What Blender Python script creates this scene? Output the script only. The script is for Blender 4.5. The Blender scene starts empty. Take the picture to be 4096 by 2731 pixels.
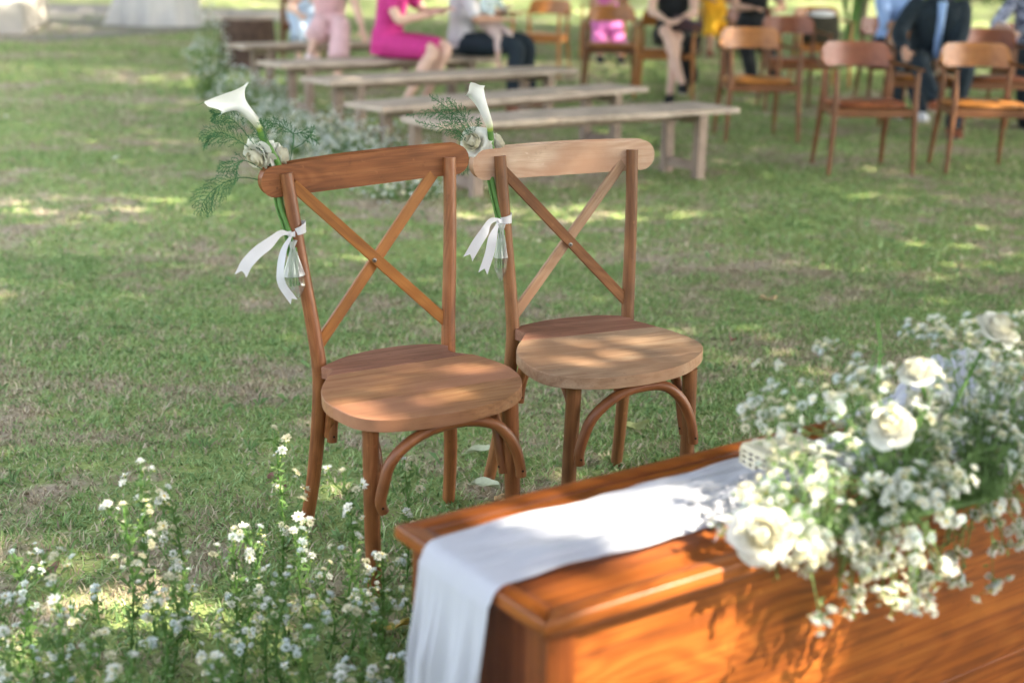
import bpy, math, random
import numpy as np
from mathutils import Vector, Matrix, noise as mnoise

random.seed(7); np.random.seed(7)
scene = bpy.context.scene
COL = scene.collection
R = math.radians

# ------------------------------------------------------------------ camera
cam_d = bpy.data.cameras.new('camera')
cam_d.sensor_width = 36; cam_d.lens = 50.0
cam_d.clip_start = 0.05; cam_d.clip_end = 600
cam = bpy.data.objects.new('camera', cam_d); COL.objects.link(cam)
PITCH, ROLL, CAMH = R(15.61), R(1.11), 1.378
_cp, _sp, _cr, _sr = math.cos(PITCH), math.sin(PITCH), math.cos(ROLL), math.sin(ROLL)
_r, _f, _u = Vector((1, 0, 0)), Vector((0, _cp, -_sp)), Vector((0, _sp, _cp))
_r2 = _cr*_r + _sr*_u; _u2 = -_sr*_r + _cr*_u
cm = Matrix((_r2, _u2, -_f)).transposed().to_4x4(); cm.translation = (0, 0, CAMH)
cam.matrix_world = cm
cam_d.dof.use_dof = True; cam_d.dof.focus_distance = 3.42; cam_d.dof.aperture_fstop = 2.25
scene.camera = cam

# ------------------------------------------------------------------ world, sun, exposure
SUN_EL = R(44); SUN_XY = Vector((0.97, -0.24)).normalized()
SUN = Vector((SUN_XY.x*math.cos(SUN_EL), SUN_XY.y*math.cos(SUN_EL), math.sin(SUN_EL)))
world = bpy.data.worlds.new('World'); scene.world = world; world.use_nodes = True
wn = world.node_tree; wn.nodes.clear()
sky = wn.nodes.new('ShaderNodeTexSky'); sky.sky_type = 'NISHITA'; sky.sun_disc = False
sky.sun_elevation = SUN_EL; sky.sun_rotation = math.atan2(SUN_XY.x, SUN_XY.y)
sky.air_density = 0.8; sky.dust_density = 4.5; sky.ozone_density = 0.6
bg = wn.nodes.new('ShaderNodeBackground'); bg.inputs['Strength'].default_value = 0.15
wo = wn.nodes.new('ShaderNodeOutputWorld')
hz = wn.nodes.new('ShaderNodeHueSaturation'); hz.inputs['Saturation'].default_value = 0.45   # milky, hazy sky
wn.links.new(sky.outputs[0], hz.inputs['Color']); wn.links.new(hz.outputs[0], bg.inputs['Color']); wn.links.new(bg.outputs[0], wo.inputs['Surface'])
sun_d = bpy.data.lights.new('sun', 'SUN'); sun_d.energy = 2.9; sun_d.angle = R(0.53); sun_d.color = (1.0, 0.90, 0.70)
sun = bpy.data.objects.new('sun', sun_d); COL.objects.link(sun)
sun.rotation_euler = (-SUN).to_track_quat('-Z', 'Y').to_euler(); sun.location = SUN*30
scene.view_settings.view_transform = 'Standard'; scene.view_settings.look = 'None'
scene.view_settings.exposure = 3.12; scene.view_settings.gamma = 1.0
scene.render.engine = 'CYCLES'
scene.cycles.max_bounces = 6; scene.cycles.diffuse_bounces = 3; scene.cycles.glossy_bounces = 2
scene.cycles.transmission_bounces = 6; scene.cycles.transparent_max_bounces = 12
scene.cycles.caustics_reflective = False; scene.cycles.caustics_refractive = False

# ------------------------------------------------------------------ materials
def new_mat(name):
    m = bpy.data.materials.new(name); m.use_nodes = True
    nt = m.node_tree; nt.nodes.clear()
    out = nt.nodes.new('ShaderNodeOutputMaterial'); b = nt.nodes.new('ShaderNodeBsdfPrincipled')
    nt.links.new(b.outputs[0], out.inputs['Surface'])
    return m, nt, b, out
def ND(nt, kind, **kw):
    n = nt.nodes.new(kind)
    for k, v in kw.items():
        if k in n.inputs: n.inputs[k].default_value = v
        else: setattr(n, k, v)
    return n
def ramp(nt, stops, src=None, interp='LINEAR'):
    n = nt.nodes.new('ShaderNodeValToRGB'); cr = n.color_ramp; cr.interpolation = interp
    while len(cr.elements) < len(stops): cr.elements.new(0.5)
    for e, (p, c) in zip(cr.elements, stops):
        e.position = p; e.color = (c[0], c[1], c[2], 1) if hasattr(c, '__len__') else (c, c, c, 1)
    if src is not None: nt.links.new(src, n.inputs[0])
    return n
def mixc(nt, fac, a, b, mode='MIX'):
    n = nt.nodes.new('ShaderNodeMix'); n.data_type = 'RGBA'; n.blend_type = mode
    for idx, v in ((0, fac), (6, a), (7, b)):
        if hasattr(v, 'links') or isinstance(v, bpy.types.NodeSocket): nt.links.new(v, n.inputs[idx])
        elif idx == 0: n.inputs[0].default_value = v
        else: n.inputs[idx].default_value = (v[0], v[1], v[2], 1)
    return n.outputs[2]
def math_n(nt, op, a, b=None, clamp=False):
    n = nt.nodes.new('ShaderNodeMath'); n.operation = op; n.use_clamp = clamp
    for i, v in enumerate((a, b)):
        if v is None: continue
        if isinstance(v, bpy.types.NodeSocket): nt.links.new(v, n.inputs[i])
        else: n.inputs[i].default_value = v
    return n.outputs[0]

def wood(name, dark, mid, light, rough=0.5, coat=0.0, weather=None, grain=1.0, con=0.0, stretch=1.5, bump=0.25, spec=0.4):
    """grain runs along the x of the attribute gc that every wooden primitive writes (metres along the board)"""
    m, nt, b, out = new_mat(name)
    at = ND(nt, 'ShaderNodeAttribute', attribute_name='gc'); L = nt.links
    mp = ND(nt, 'ShaderNodeMapping'); mp.inputs['Scale'].default_value = (1.6*grain/stretch, 24*grain*stretch**.6, 24*grain*stretch**.6); L.new(at.outputs['Vector'], mp.inputs[0])
    n1 = ND(nt, 'ShaderNodeTexNoise', Scale=1.4, Detail=6.0, Roughness=0.62, Distortion=0.7); L.new(mp.outputs[0], n1.inputs[0])
    mp2 = ND(nt, 'ShaderNodeMapping'); mp2.inputs['Scale'].default_value = (14, 420, 420); L.new(at.outputs['Vector'], mp2.inputs[0])
    n2 = ND(nt, 'ShaderNodeTexNoise', Scale=1.0, Detail=2.0); L.new(mp2.outputs[0], n2.inputs[0])
    n3 = ND(nt, 'ShaderNodeTexNoise', Scale=7.0, Detail=3.0); L.new(at.outputs['Vector'], n3.inputs[0])
    # rings of a slow cathedral grain
    mp4 = ND(nt, 'ShaderNodeMapping'); mp4.inputs['Scale'].default_value = (2.2, 11, 11); L.new(at.outputs['Vector'], mp4.inputs[0])
    n4 = ND(nt, 'ShaderNodeTexNoise', Scale=1.0, Detail=1.0, Distortion=0.3); L.new(mp4.outputs[0], n4.inputs[0])
    rings = math_n(nt, 'SINE', math_n(nt, 'MULTIPLY', n4.outputs[0], 75.0))
    rings = math_n(nt, 'MULTIPLY', rings, 0.07)
    v = math_n(nt, 'ADD', n1.outputs[0], rings)
    r = ramp(nt, [(0.18+con, dark), (0.5, mid), (0.84-con, light)], v)
    c = mixc(nt, math_n(nt, 'MULTIPLY', ramp(nt, [(0.33, 1.0), (0.48, 0.0)], n2.outputs[0]).outputs[0], 0.28), r.outputs[0], [x*0.45 for x in dark])
    blot = ramp(nt, [(0.3, 0.72), (0.7, 1.25)], n3.outputs[0])
    c = mixc(nt, 0.8, c, blot.outputs[0], 'MULTIPLY')
    # small dark specks and knots
    n6 = ND(nt, 'ShaderNodeTexVoronoi', Scale=16.0); L.new(at.outputs['Vector'], n6.inputs[0])
    kn = ramp(nt, [(0.02, 0.35), (0.07, 1.0)], n6.outputs['Distance'])
    c = mixc(nt, 0.7, c, kn.outputs[0], 'MULTIPLY')
    n7 = ND(nt, 'ShaderNodeTexNoise', Scale=38.0, Detail=5.0, Roughness=0.75); L.new(at.outputs['Vector'], n7.inputs[0])
    c = mixc(nt, ramp(nt, [(0.60, 0.0), (0.72, 0.55)], n7.outputs[0]).outputs[0], c, [x*0.35 for x in mid])
    c = mixc(nt, ramp(nt, [(0.28, 0.4), (0.36, 0.0)], n7.outputs[0]).outputs[0], c, [min(1, x*1.35) for x in light])
    if weather:
        n5 = ND(nt, 'ShaderNodeTexNoise', Scale=4.0, Detail=5.0); L.new(at.outputs['Vector'], n5.inputs[0])
        c = mixc(nt, ramp(nt, [(0.38, 0.0), (0.62, 0.85)], n5.outputs[0]).outputs[0], c, weather)
    L.new(c, b.inputs['Base Color'])
    rr = ramp(nt, [(0.3, rough+0.12), (0.7, rough-0.06)], n1.outputs[0]); L.new(rr.outputs[0], b.inputs['Roughness'])
    b.inputs['Specular IOR Level'].default_value = spec
    b.inputs['Coat Weight'].default_value = coat; b.inputs['Coat Roughness'].default_value = 0.25
    bm = ND(nt, 'ShaderNodeBump', Strength=bump, Distance=0.0015)
    L.new(math_n(nt, 'ADD', n1.outputs[0], math_n(nt, 'MULTIPLY', n2.outputs[0], 0.5)), bm.inputs['Height'])
    L.new(bm.outputs[0], b.inputs['Normal'])
    return m

def plain(name, color, rough=0.7, var=0.15, scale=12.0, metallic=0.0, trans=0.0, bump=0.0, spec=0.4, sheen=0.0, translucent=0.0, coord='Object'):
    m, nt, b, out = new_mat(name); L = nt.links
    tc = ND(nt, 'ShaderNodeTexCoord')
    n = ND(nt, 'ShaderNodeTexNoise', Scale=scale, Detail=4.0); L.new(tc.outputs[coord], n.inputs[0])
    oi = ND(nt, 'ShaderNodeObjectInfo')
    lo = [x*(1-var) for x in color]; hi = [min(1, x*(1+var)) for x in color]
    c = ramp(nt, [(0.3, lo), (0.7, hi)], n.outputs[0]).outputs[0]
    L.new(c, b.inputs['Base Color'])
    b.inputs['Roughness'].default_value = rough; b.inputs['Metallic'].default_value = metallic
    b.inputs['Specular IOR Level'].default_value = spec
    b.inputs['Transmission Weight'].default_value = trans
    if sheen: b.inputs['Sheen Weight'].default_value = sheen
    if bump:
        bm = ND(nt, 'ShaderNodeBump', Strength=bump, Distance=0.004); L.new(n.outputs[0], bm.inputs['Height']); L.new(bm.outputs[0], b.inputs['Normal'])
    if translucent:
        t = ND(nt, 'ShaderNodeBsdfTranslucent'); L.new(c, t.inputs['Color'])
        mx = ND(nt, 'ShaderNodeMixShader', Fac=translucent); L.new(b.outputs[0], mx.inputs[1]); L.new(t.outputs[0], mx.inputs[2]); L.new(mx.outputs[0], out.inputs['Surface'])
    return m

MAT = {}
MAT['red_wood'] = wood('oiled_red_brown_teak', (0.125, 0.040, 0.013), (0.250, 0.088, 0.030), (0.38, 0.155, 0.062), rough=0.42, coat=0.12)
MAT['amber_wood'] = wood('amber_teak', (0.21, 0.072, 0.014), (0.33, 0.124, 0.025), (0.44, 0.185, 0.044), rough=0.45, coat=0.1)
MAT['seat_wood'] = wood('worn_teak_seat', (0.18, 0.078, 0.030), (0.33, 0.158, 0.068), (0.46, 0.255, 0.122), rough=0.5, weather=(0.36, 0.165, 0.095))
MAT['seat_rear'] = wood('rosy_brown_teak_board', (0.16, 0.065, 0.038), (0.26, 0.115, 0.072), (0.35, 0.17, 0.11), rough=0.5)
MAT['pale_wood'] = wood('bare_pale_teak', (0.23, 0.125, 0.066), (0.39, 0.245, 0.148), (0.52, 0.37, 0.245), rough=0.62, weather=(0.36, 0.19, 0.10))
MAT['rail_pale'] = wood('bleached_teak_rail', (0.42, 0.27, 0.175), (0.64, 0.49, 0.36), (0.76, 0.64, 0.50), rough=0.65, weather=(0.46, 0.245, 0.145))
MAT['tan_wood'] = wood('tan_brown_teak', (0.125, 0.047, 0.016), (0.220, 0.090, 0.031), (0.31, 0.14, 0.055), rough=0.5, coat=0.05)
MAT['table_wood'] = wood('varnished_orange_teak', (0.10, 0.022, 0.004), (0.27, 0.070, 0.011), (0.40, 0.130, 0.025), rough=0.38, coat=0.18, grain=1.25, con=0.06, stretch=4.0)
MAT['table_dark'] = wood('varnished_red_teak', (0.09, 0.018, 0.004), (0.18, 0.044, 0.009), (0.26, 0.075, 0.017), rough=0.40, coat=0.15, grain=1.25, con=0.05, stretch=4.0)
MAT['bench_wood'] = wood('weathered_grey_plank', (0.31, 0.235, 0.18), (0.48, 0.39, 0.315), (0.61, 0.52, 0.43), rough=0.75, bump=0.5)
MAT['bench_leg'] = wood('weathered_brown_post', (0.17, 0.12, 0.09), (0.31, 0.23, 0.18), (0.43, 0.34, 0.27), rough=0.8, bump=0.5)
MAT['arm_wood'] = wood('honey_brown_plywood', (0.28, 0.095, 0.018), (0.42, 0.16, 0.034), (0.54, 0.235, 0.06), rough=0.4, coat=0.15, grain=0.6)
MAT['arm_red'] = wood('reddish_brown_plywood', (0.20, 0.052, 0.018), (0.29, 0.085, 0.032), (0.37, 0.13, 0.05), rough=0.4, coat=0.15, grain=0.6)
MAT['arm_dark'] = wood('dark_brown_frame_wood', (0.10, 0.035, 0.011), (0.17, 0.062, 0.020), (0.24, 0.095, 0.035), rough=0.45, coat=0.1)
MAT['bark'] = wood('rough_tree_bark', (0.06, 0.045, 0.033), (0.12, 0.09, 0.068), (0.19, 0.15, 0.12), rough=0.9, bump=0.9)
MAT['steel'] = plain('brushed_screw_steel', (0.25, 0.24, 0.22), 0.45, 0.2, 40, metallic=1.0)
MAT['hole'] = plain('dark_screw_hole', (0.02, 0.012, 0.008), 0.9)
MAT['petal'] = plain('white_petal', (0.82, 0.81, 0.74), 0.55, 0.06, 60, translucent=0.3)
MAT['petal_cream'] = plain('cream_petal', (0.82, 0.78, 0.62), 0.55, 0.08, 60, translucent=0.3)
MAT['tiny_petal'] = plain('white_filler_petal', (0.83, 0.84, 0.80), 0.6, 0.05, 90, translucent=0.35)
MAT['tiny_cream'] = plain('cream_filler_petal', (0.82, 0.78, 0.60), 0.6, 0.08, 90, translucent=0.35)
MAT['tiny_blue'] = plain('cool_white_filler_petal', (0.70, 0.76, 0.76), 0.6, 0.05, 90, translucent=0.35)
MAT['flower_eye'] = plain('yellow_flower_eye', (0.62, 0.50, 0.13), 0.8, 0.2, 90)
MAT['stem'] = plain('green_flower_stem', (0.11, 0.25, 0.05), 0.5, 0.25, 30, translucent=0.15)
MAT['leafgrey'] = plain('silvery_green_leaflet', (0.16, 0.27, 0.085), 0.6, 0.3, 40, translucent=0.25)
MAT['bud'] = plain('yellow_green_bud', (0.36, 0.44, 0.12), 0.6, 0.2, 60, translucent=0.2)
MAT['leafgreen'] = plain('grey_green_leaflet', (0.13, 0.235, 0.065), 0.6, 0.35, 40, translucent=0.25)
MAT['fern'] = plain('dark_fern_needle', (0.055, 0.165, 0.060), 0.6, 0.25, 60, translucent=0.15)
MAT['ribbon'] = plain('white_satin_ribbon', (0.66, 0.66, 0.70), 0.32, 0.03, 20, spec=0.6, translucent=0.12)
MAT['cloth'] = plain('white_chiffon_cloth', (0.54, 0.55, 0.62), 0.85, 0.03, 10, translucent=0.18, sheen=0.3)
MAT['white_drape'] = plain('white_drape_cloth', (0.60, 0.59, 0.58), 0.85, 0.05, 3, translucent=0.1)
MAT['concrete'] = plain('pale_concrete', (0.42, 0.39, 0.35), 0.85, 0.18, 3, bump=0.4)
MAT['cream_plastic'] = plain('cream_plastic', (0.74, 0.68, 0.50), 0.45, 0.05, 10)
MAT['dark_inside'] = plain('dark_purple_inside', (0.10, 0.06, 0.10), 0.8)
MAT['skin'] = plain('warm_tan_skin', (0.52, 0.30, 0.21), 0.5, 0.08, 14)
MAT['skin_pale'] = plain('light_skin', (0.66, 0.43, 0.33), 0.5, 0.08, 14)
MAT['skin_dark'] = plain('brown_skin', (0.36, 0.19, 0.12), 0.5, 0.08, 14)
MAT['hair'] = plain('dark_brown_hair', (0.030, 0.017, 0.012), 0.45, 0.4, 60)
MAT['eye'] = plain('dark_eye', (0.02, 0.015, 0.012), 0.15)
MAT['magenta'] = plain('magenta_knit_fabric', (0.53, 0.035, 0.22), 0.85, 0.12, 30, bump=1.0)
MAT['pale_pink'] = plain('pale_pink_satin', (0.70, 0.45, 0.47), 0.6, 0.1, 12, bump=1.0)
MAT['hot_pink'] = plain('orchid_pink_fabric', (0.70, 0.19, 0.50), 0.8, 0.12, 12, bump=1.0)
MAT['navy'] = plain('dark_navy_suiting', (0.012, 0.022, 0.032), 0.85, 0.3, 30, bump=1.0)
MAT['black_cloth'] = plain('black_fabric', (0.008, 0.010, 0.012), 0.8, 0.3, 30)
MAT['light_blue'] = plain('light_blue_shirt_cotton', (0.30, 0.44, 0.74), 0.8, 0.08, 12, bump=1.0)
MAT['pale_blue'] = plain('pale_blue_chiffon', (0.50, 0.60, 0.74), 0.8, 0.08, 12)
MAT['grey_shirt'] = plain('white_linen_shirt', (0.58, 0.56, 0.58), 0.85, 0.08, 12, bump=1.0)
MAT['beige'] = plain('taupe_fabric', (0.30, 0.21, 0.18), 0.85, 0.12, 14)
MAT['romper'] = plain('oatmeal_knit', (0.58, 0.46, 0.43), 0.9, 0.1, 20)
MAT['mint'] = plain('pale_mint_cotton', (0.60, 0.72, 0.74), 0.9, 0.08, 20)
MAT['yellow'] = plain('marigold_yellow_fabric', (0.80, 0.42, 0.02), 0.8, 0.12, 12, bump=1.0)
MAT['jeans'] = plain('pale_blue_denim', (0.22, 0.30, 0.42), 0.9, 0.15, 30)
MAT['white_cotton'] = plain('white_cotton', (0.70, 0.70, 0.72), 0.85, 0.05, 12)
MAT['brown_leather'] = plain('brown_leather', (0.23, 0.07, 0.03), 0.45, 0.2, 20)
MAT['white_leather'] = plain('pink_white_leather', (0.72, 0.56, 0.55), 0.5, 0.1, 20)
MAT['sole'] = plain('pale_shoe_sole', (0.42, 0.36, 0.28), 0.8, 0.2, 30)
MAT['plum_leather'] = plain('plum_leather', (0.085, 0.050, 0.065), 0.5, 0.2, 20)
MAT['gold'] = plain('yellow_metal', (0.75, 0.50, 0.15), 0.35, 0.1, 20, metallic=1.0)
MAT['palm'] = plain('palm_leaflet', (0.06, 0.17, 0.03), 0.5, 0.35, 8, translucent=0.35)
MAT['olive_bag'] = plain('dark_olive_canvas', (0.045, 0.040, 0.025), 0.9, 0.3, 20)
MAT['soil_brown'] = plain('dark_brown_stump_wood', (0.075, 0.045, 0.033), 0.9, 0.35, 12, bump=0.6)

def mat_tree_leaf():
    m, nt, b, out = new_mat('tree_leaf'); L = nt.links
    at = ND(nt, 'ShaderNodeAttribute', attribute_name='rnd')
    c = ramp(nt, [(0, (0.03, 0.075, 0.015)), (0.6, (0.055, 0.12, 0.025)), (1, (0.10, 0.16, 0.035))], at.outputs['Fac']).outputs[0]
    L.new(c, b.inputs['Base Color']); b.inputs['Roughness'].default_value = 0.5
    t = ND(nt, 'ShaderNodeBsdfTranslucent'); L.new(c, t.inputs['Color'])
    mx = ND(nt, 'ShaderNodeMixShader', Fac=0.35); L.new(b.outputs[0], mx.inputs[1]); L.new(t.outputs[0], mx.inputs[2]); L.new(mx.outputs[0], out.inputs['Surface'])
    return m
MAT['tree_leaf'] = mat_tree_leaf()

def dry_nodes(nt):
    """how dry the lawn is at a point, shared by the soil and the blades"""
    geo = ND(nt, 'ShaderNodeNewGeometry'); L = nt.links
    sep = ND(nt, 'ShaderNodeSeparateXYZ'); L.new(geo.outputs['Position'], sep.inputs[0])
    cmb = ND(nt, 'ShaderNodeCombineXYZ'); L.new(sep.outputs[0], cmb.inputs[0]); L.new(sep.outputs[1], cmb.inputs[1])
    a = ND(nt, 'ShaderNodeTexNoise', Scale=0.9, Detail=3.0, Roughness=0.6); L.new(cmb.outputs[0], a.inputs[0])
    b = ND(nt, 'ShaderNodeTexNoise', Scale=4.5, Detail=3.0, Roughness=0.6); L.new(cmb.outputs[0], b.inputs[0])
    s = math_n(nt, 'ADD', math_n(nt, 'MULTIPLY', a.outputs[0], 0.55), math_n(nt, 'MULTIPLY', b.outputs[0], 0.45))
    return s, sep, cmb
def mat_grass():
    m, nt, b, out = new_mat('lawn_blade'); L = nt.links
    s, sep, cmb = dry_nodes(nt)
    at = ND(nt, 'ShaderNodeAttribute', attribute_name='rnd'); at2 = ND(nt, 'ShaderNodeAttribute', attribute_name='rnd2')
    green = ramp(nt, [(0, (0.110, 0.210, 0.068)), (0.5, (0.262, 0.410, 0.145)), (1, (0.44, 0.57, 0.26))], at2.outputs['Fac']).outputs[0]
    straw = ramp(nt, [(0, (0.25, 0.20, 0.135)), (0.6, (0.48, 0.405, 0.285)), (1, (0.68, 0.60, 0.44))], at2.outputs['Fac']).outputs[0]
    k = math_n(nt, 'ADD', math_n(nt, 'MULTIPLY', math_n(nt, 'SUBTRACT', s, 0.5), 4.6), math_n(nt, 'SUBTRACT', at.outputs['Fac'], 0.07))
    k = ramp(nt, [(0.44, 0.0), (0.56, 1.0)], k).outputs[0]
    c = mixc(nt, k, green, straw)
    L.new(c, b.inputs['Base Color']); b.inputs['Roughness'].default_value = 0.55; b.inputs['Specular IOR Level'].default_value = 0.3
    t = ND(nt, 'ShaderNodeBsdfTranslucent'); L.new(c, t.inputs['Color'])
    mx = ND(nt, 'ShaderNodeMixShader', Fac=0.3); L.new(b.outputs[0], mx.inputs[1]); L.new(t.outputs[0], mx.inputs[2]); L.new(mx.outputs[0], out.inputs['Surface'])
    return m
def mat_ground():
    m, nt, b, out = new_mat('lawn_ground'); L = nt.links
    s, sep, cmb = dry_nodes(nt)
    f = ND(nt, 'ShaderNodeTexNoise', Scale=60.0, Detail=4.0, Roughness=0.7); L.new(cmb.outputs[0], f.inputs[0])
    g = ramp(nt, [(0.3, (0.19, 0.25, 0.085)), (0.7, (0.37, 0.44, 0.17))], f.outputs[0]).outputs[0]
    d = ramp(nt, [(0.3, (0.33, 0.27, 0.20)), (0.7, (0.52, 0.44, 0.34))], f.outputs[0]).outputs[0]
    k = math_n(nt, 'ADD', math_n(nt, 'MULTIPLY', math_n(nt, 'SUBTRACT', s, 0.5), 5.0), 0.36)
    k = ramp(nt, [(0.35, 0.0), (0.8, 1.0)], k).outputs[0]
    c = mixc(nt, k, g, d)
    L.new(c, b.inputs['Base Color']); b.inputs['Roughness'].default_value = 0.95; b.inputs['Specular IOR Level'].default_value = 0.1
    bm = ND(nt, 'ShaderNodeBump', Strength=0.6, Distance=0.01); L.new(f.outputs[0], bm.inputs['Height']); L.new(bm.outputs[0], b.inputs['Normal'])
    return m
MAT['grass'] = mat_grass(); MAT['ground'] = mat_ground()
def mat_gravel():
    m, nt, b, out = new_mat('grey_gravel_path'); L = nt.links
    tc = ND(nt, 'ShaderNodeTexCoord'); v = ND(nt, 'ShaderNodeTexVoronoi', Scale=9.0); L.new(tc.outputs['Object'], v.inputs[0])
    c = ramp(nt, [(0.0, (0.13, 0.115, 0.11)), (0.5, (0.22, 0.20, 0.19)), (1, (0.32, 0.29, 0.27))], v.outputs['Color']).outputs[0]
    L.new(c, b.inputs['Base Color']); b.inputs['Roughness'].default_value = 0.95
    bm = ND(nt, 'ShaderNodeBump', Strength=0.8, Distance=0.02); L.new(v.outputs['Distance'], bm.inputs['Height']); L.new(bm.outputs[0], b.inputs['Normal'])
    return m
MAT['gravel'] = mat_gravel()
def mat_calla():
    m, nt, b, out = new_mat('calla_white_to_green'); L = nt.links
    at = ND(nt, 'ShaderNodeAttribute', attribute_name='gc'); sp = ND(nt, 'ShaderNodeSeparateXYZ'); L.new(at.outputs['Vector'], sp.inputs[0])
    c = ramp(nt, [(0.0, (0.10, 0.28, 0.02)), (0.16, (0.42, 0.52, 0.10)), (0.34, (0.80, 0.81, 0.66)), (0.5, (0.85, 0.86, 0.83))], sp.outputs[0]).outputs[0]
    w = ND(nt, 'ShaderNodeTexNoise', Scale=1.0, Detail=2.0); mp = ND(nt, 'ShaderNodeMapping'); mp.inputs['Scale'].default_value = (1.0, 60, 60); L.new(at.outputs['Vector'], mp.inputs[0]); L.new(mp.outputs[0], w.inputs[0])
    c = mixc(nt, 0.6, c, ramp(nt, [(0.3, 0.9), (0.7, 1.05)], w.outputs[0]).outputs[0], 'MULTIPLY')
    L.new(c, b.inputs['Base Color']); b.inputs['Roughness'].default_value = 0.4
    t = ND(nt, 'ShaderNodeBsdfTranslucent'); L.new(c, t.inputs['Color'])
    mx = ND(nt, 'ShaderNodeMixShader', Fac=0.25); L.new(b.outputs[0], mx.inputs[1]); L.new(t.outputs[0], mx.inputs[2]); L.new(mx.outputs[0], out.inputs['Surface'])
    return m
MAT['calla'] = mat_calla()
def mat_bag(name, rough, milky):
    m, nt, b, out = new_mat(name); L = nt.links
    g = ND(nt, 'ShaderNodeBsdfGlossy', Roughness=rough); t = ND(nt, 'ShaderNodeBsdfTransparent')
    t.inputs[0].default_value = (0.94, 0.96, 0.93, 1)
    fr = ND(nt, 'ShaderNodeLayerWeight', Blend=0.45)
    tc = ND(nt, 'ShaderNodeTexCoord'); n = ND(nt, 'ShaderNodeTexNoise', Scale=70.0, Detail=3.0); L.new(tc.outputs['Object'], n.inputs[0])
    bm = ND(nt, 'ShaderNodeBump', Strength=0.7, Distance=0.003); L.new(n.outputs[0], bm.inputs['Height']); L.new(bm.outputs[0], g.inputs['Normal']); L.new(bm.outputs[0], fr.inputs['Normal'])
    fac = math_n(nt, 'MULTIPLY', fr.outputs['Facing'], 0.85)
    mx = ND(nt, 'ShaderNodeMixShader'); L.new(fac, mx.inputs[0]); L.new(t.outputs[0], mx.inputs[1]); L.new(g.outputs[0], mx.inputs[2])
    d = ND(nt, 'ShaderNodeBsdfTranslucent'); d.inputs[0].default_value = (0.85, 0.87, 0.88, 1)
    d2 = ND(nt, 'ShaderNodeBsdfDiffuse'); d2.inputs[0].default_value = (0.85, 0.87, 0.88, 1)
    dd = ND(nt, 'ShaderNodeMixShader', Fac=0.5); L.new(d.outputs[0], dd.inputs[1]); L.new(d2.outputs[0], dd.inputs[2])
    m2 = ND(nt, 'ShaderNodeMixShader', Fac=milky); L.new(mx.outputs[0], m2.inputs[1]); L.new(dd.outputs[0], m2.inputs[2])
    L.new(m2.outputs[0], out.inputs['Surface'])
    return m
MAT['bag_clear'] = mat_bag('clear_plastic_with_water', 0.10, 0.14)
MAT['bag_fog'] = mat_bag('misted_plastic', 0.25, 0.5)
def mat_print():
    m, nt, b, out = new_mat('navy_and_white_leaf_print'); L = nt.links
    tc = ND(nt, 'ShaderNodeTexCoord'); n = ND(nt, 'ShaderNodeTexNoise', Scale=14.0, Detail=3.0, Distortion=2.0); L.new(tc.outputs['Object'], n.inputs[0])
    c = ramp(nt, [(0.47, (0.50, 0.54, 0.72)), (0.53, (0.04, 0.05, 0.10))], n.outputs[0]).outputs[0]
    L.new(c, b.inputs['Base Color']); b.inputs['Roughness'].default_value = 0.8
    return m
MAT['print'] = mat_print()

# ------------------------------------------------------------------ mesh helpers
def npv(*a): return np.array(a, float)
def frame_of(d, up=(0, 0, 1)):
    d = d/np.linalg.norm(d); up = np.array(up, float)
    if abs(d @ up) > 0.97: up = npv(0, 1, 0) if abs(d[1]) < 0.9 else npv(1, 0, 0)
    a = np.cross(up, d); a /= np.linalg.norm(a); b = np.cross(d, a)
    return a, b
def smooth_path(pts, n=24):
    """Catmull-Rom through pts"""
    P = [np.array(p, float) for p in pts]
    if len(P) == 2: return np.array([P[0]+(P[1]-P[0])*t for t in np.linspace(0, 1, n)])
    P = [2*P[0]-P[1]] + P + [2*P[-1]-P[-2]]
    out = []; segs = len(P)-3
    for t in np.linspace(0, segs-1e-6, n):
        i = int(t); u = t-i; a, b, c, d = P[i:i+4]
        out.append(0.5*((2*b)+(c-a)*u+(2*a-5*b+4*c-d)*u*u+(3*b-a-3*c+d)*u**3))
    return np.array(out)

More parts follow.
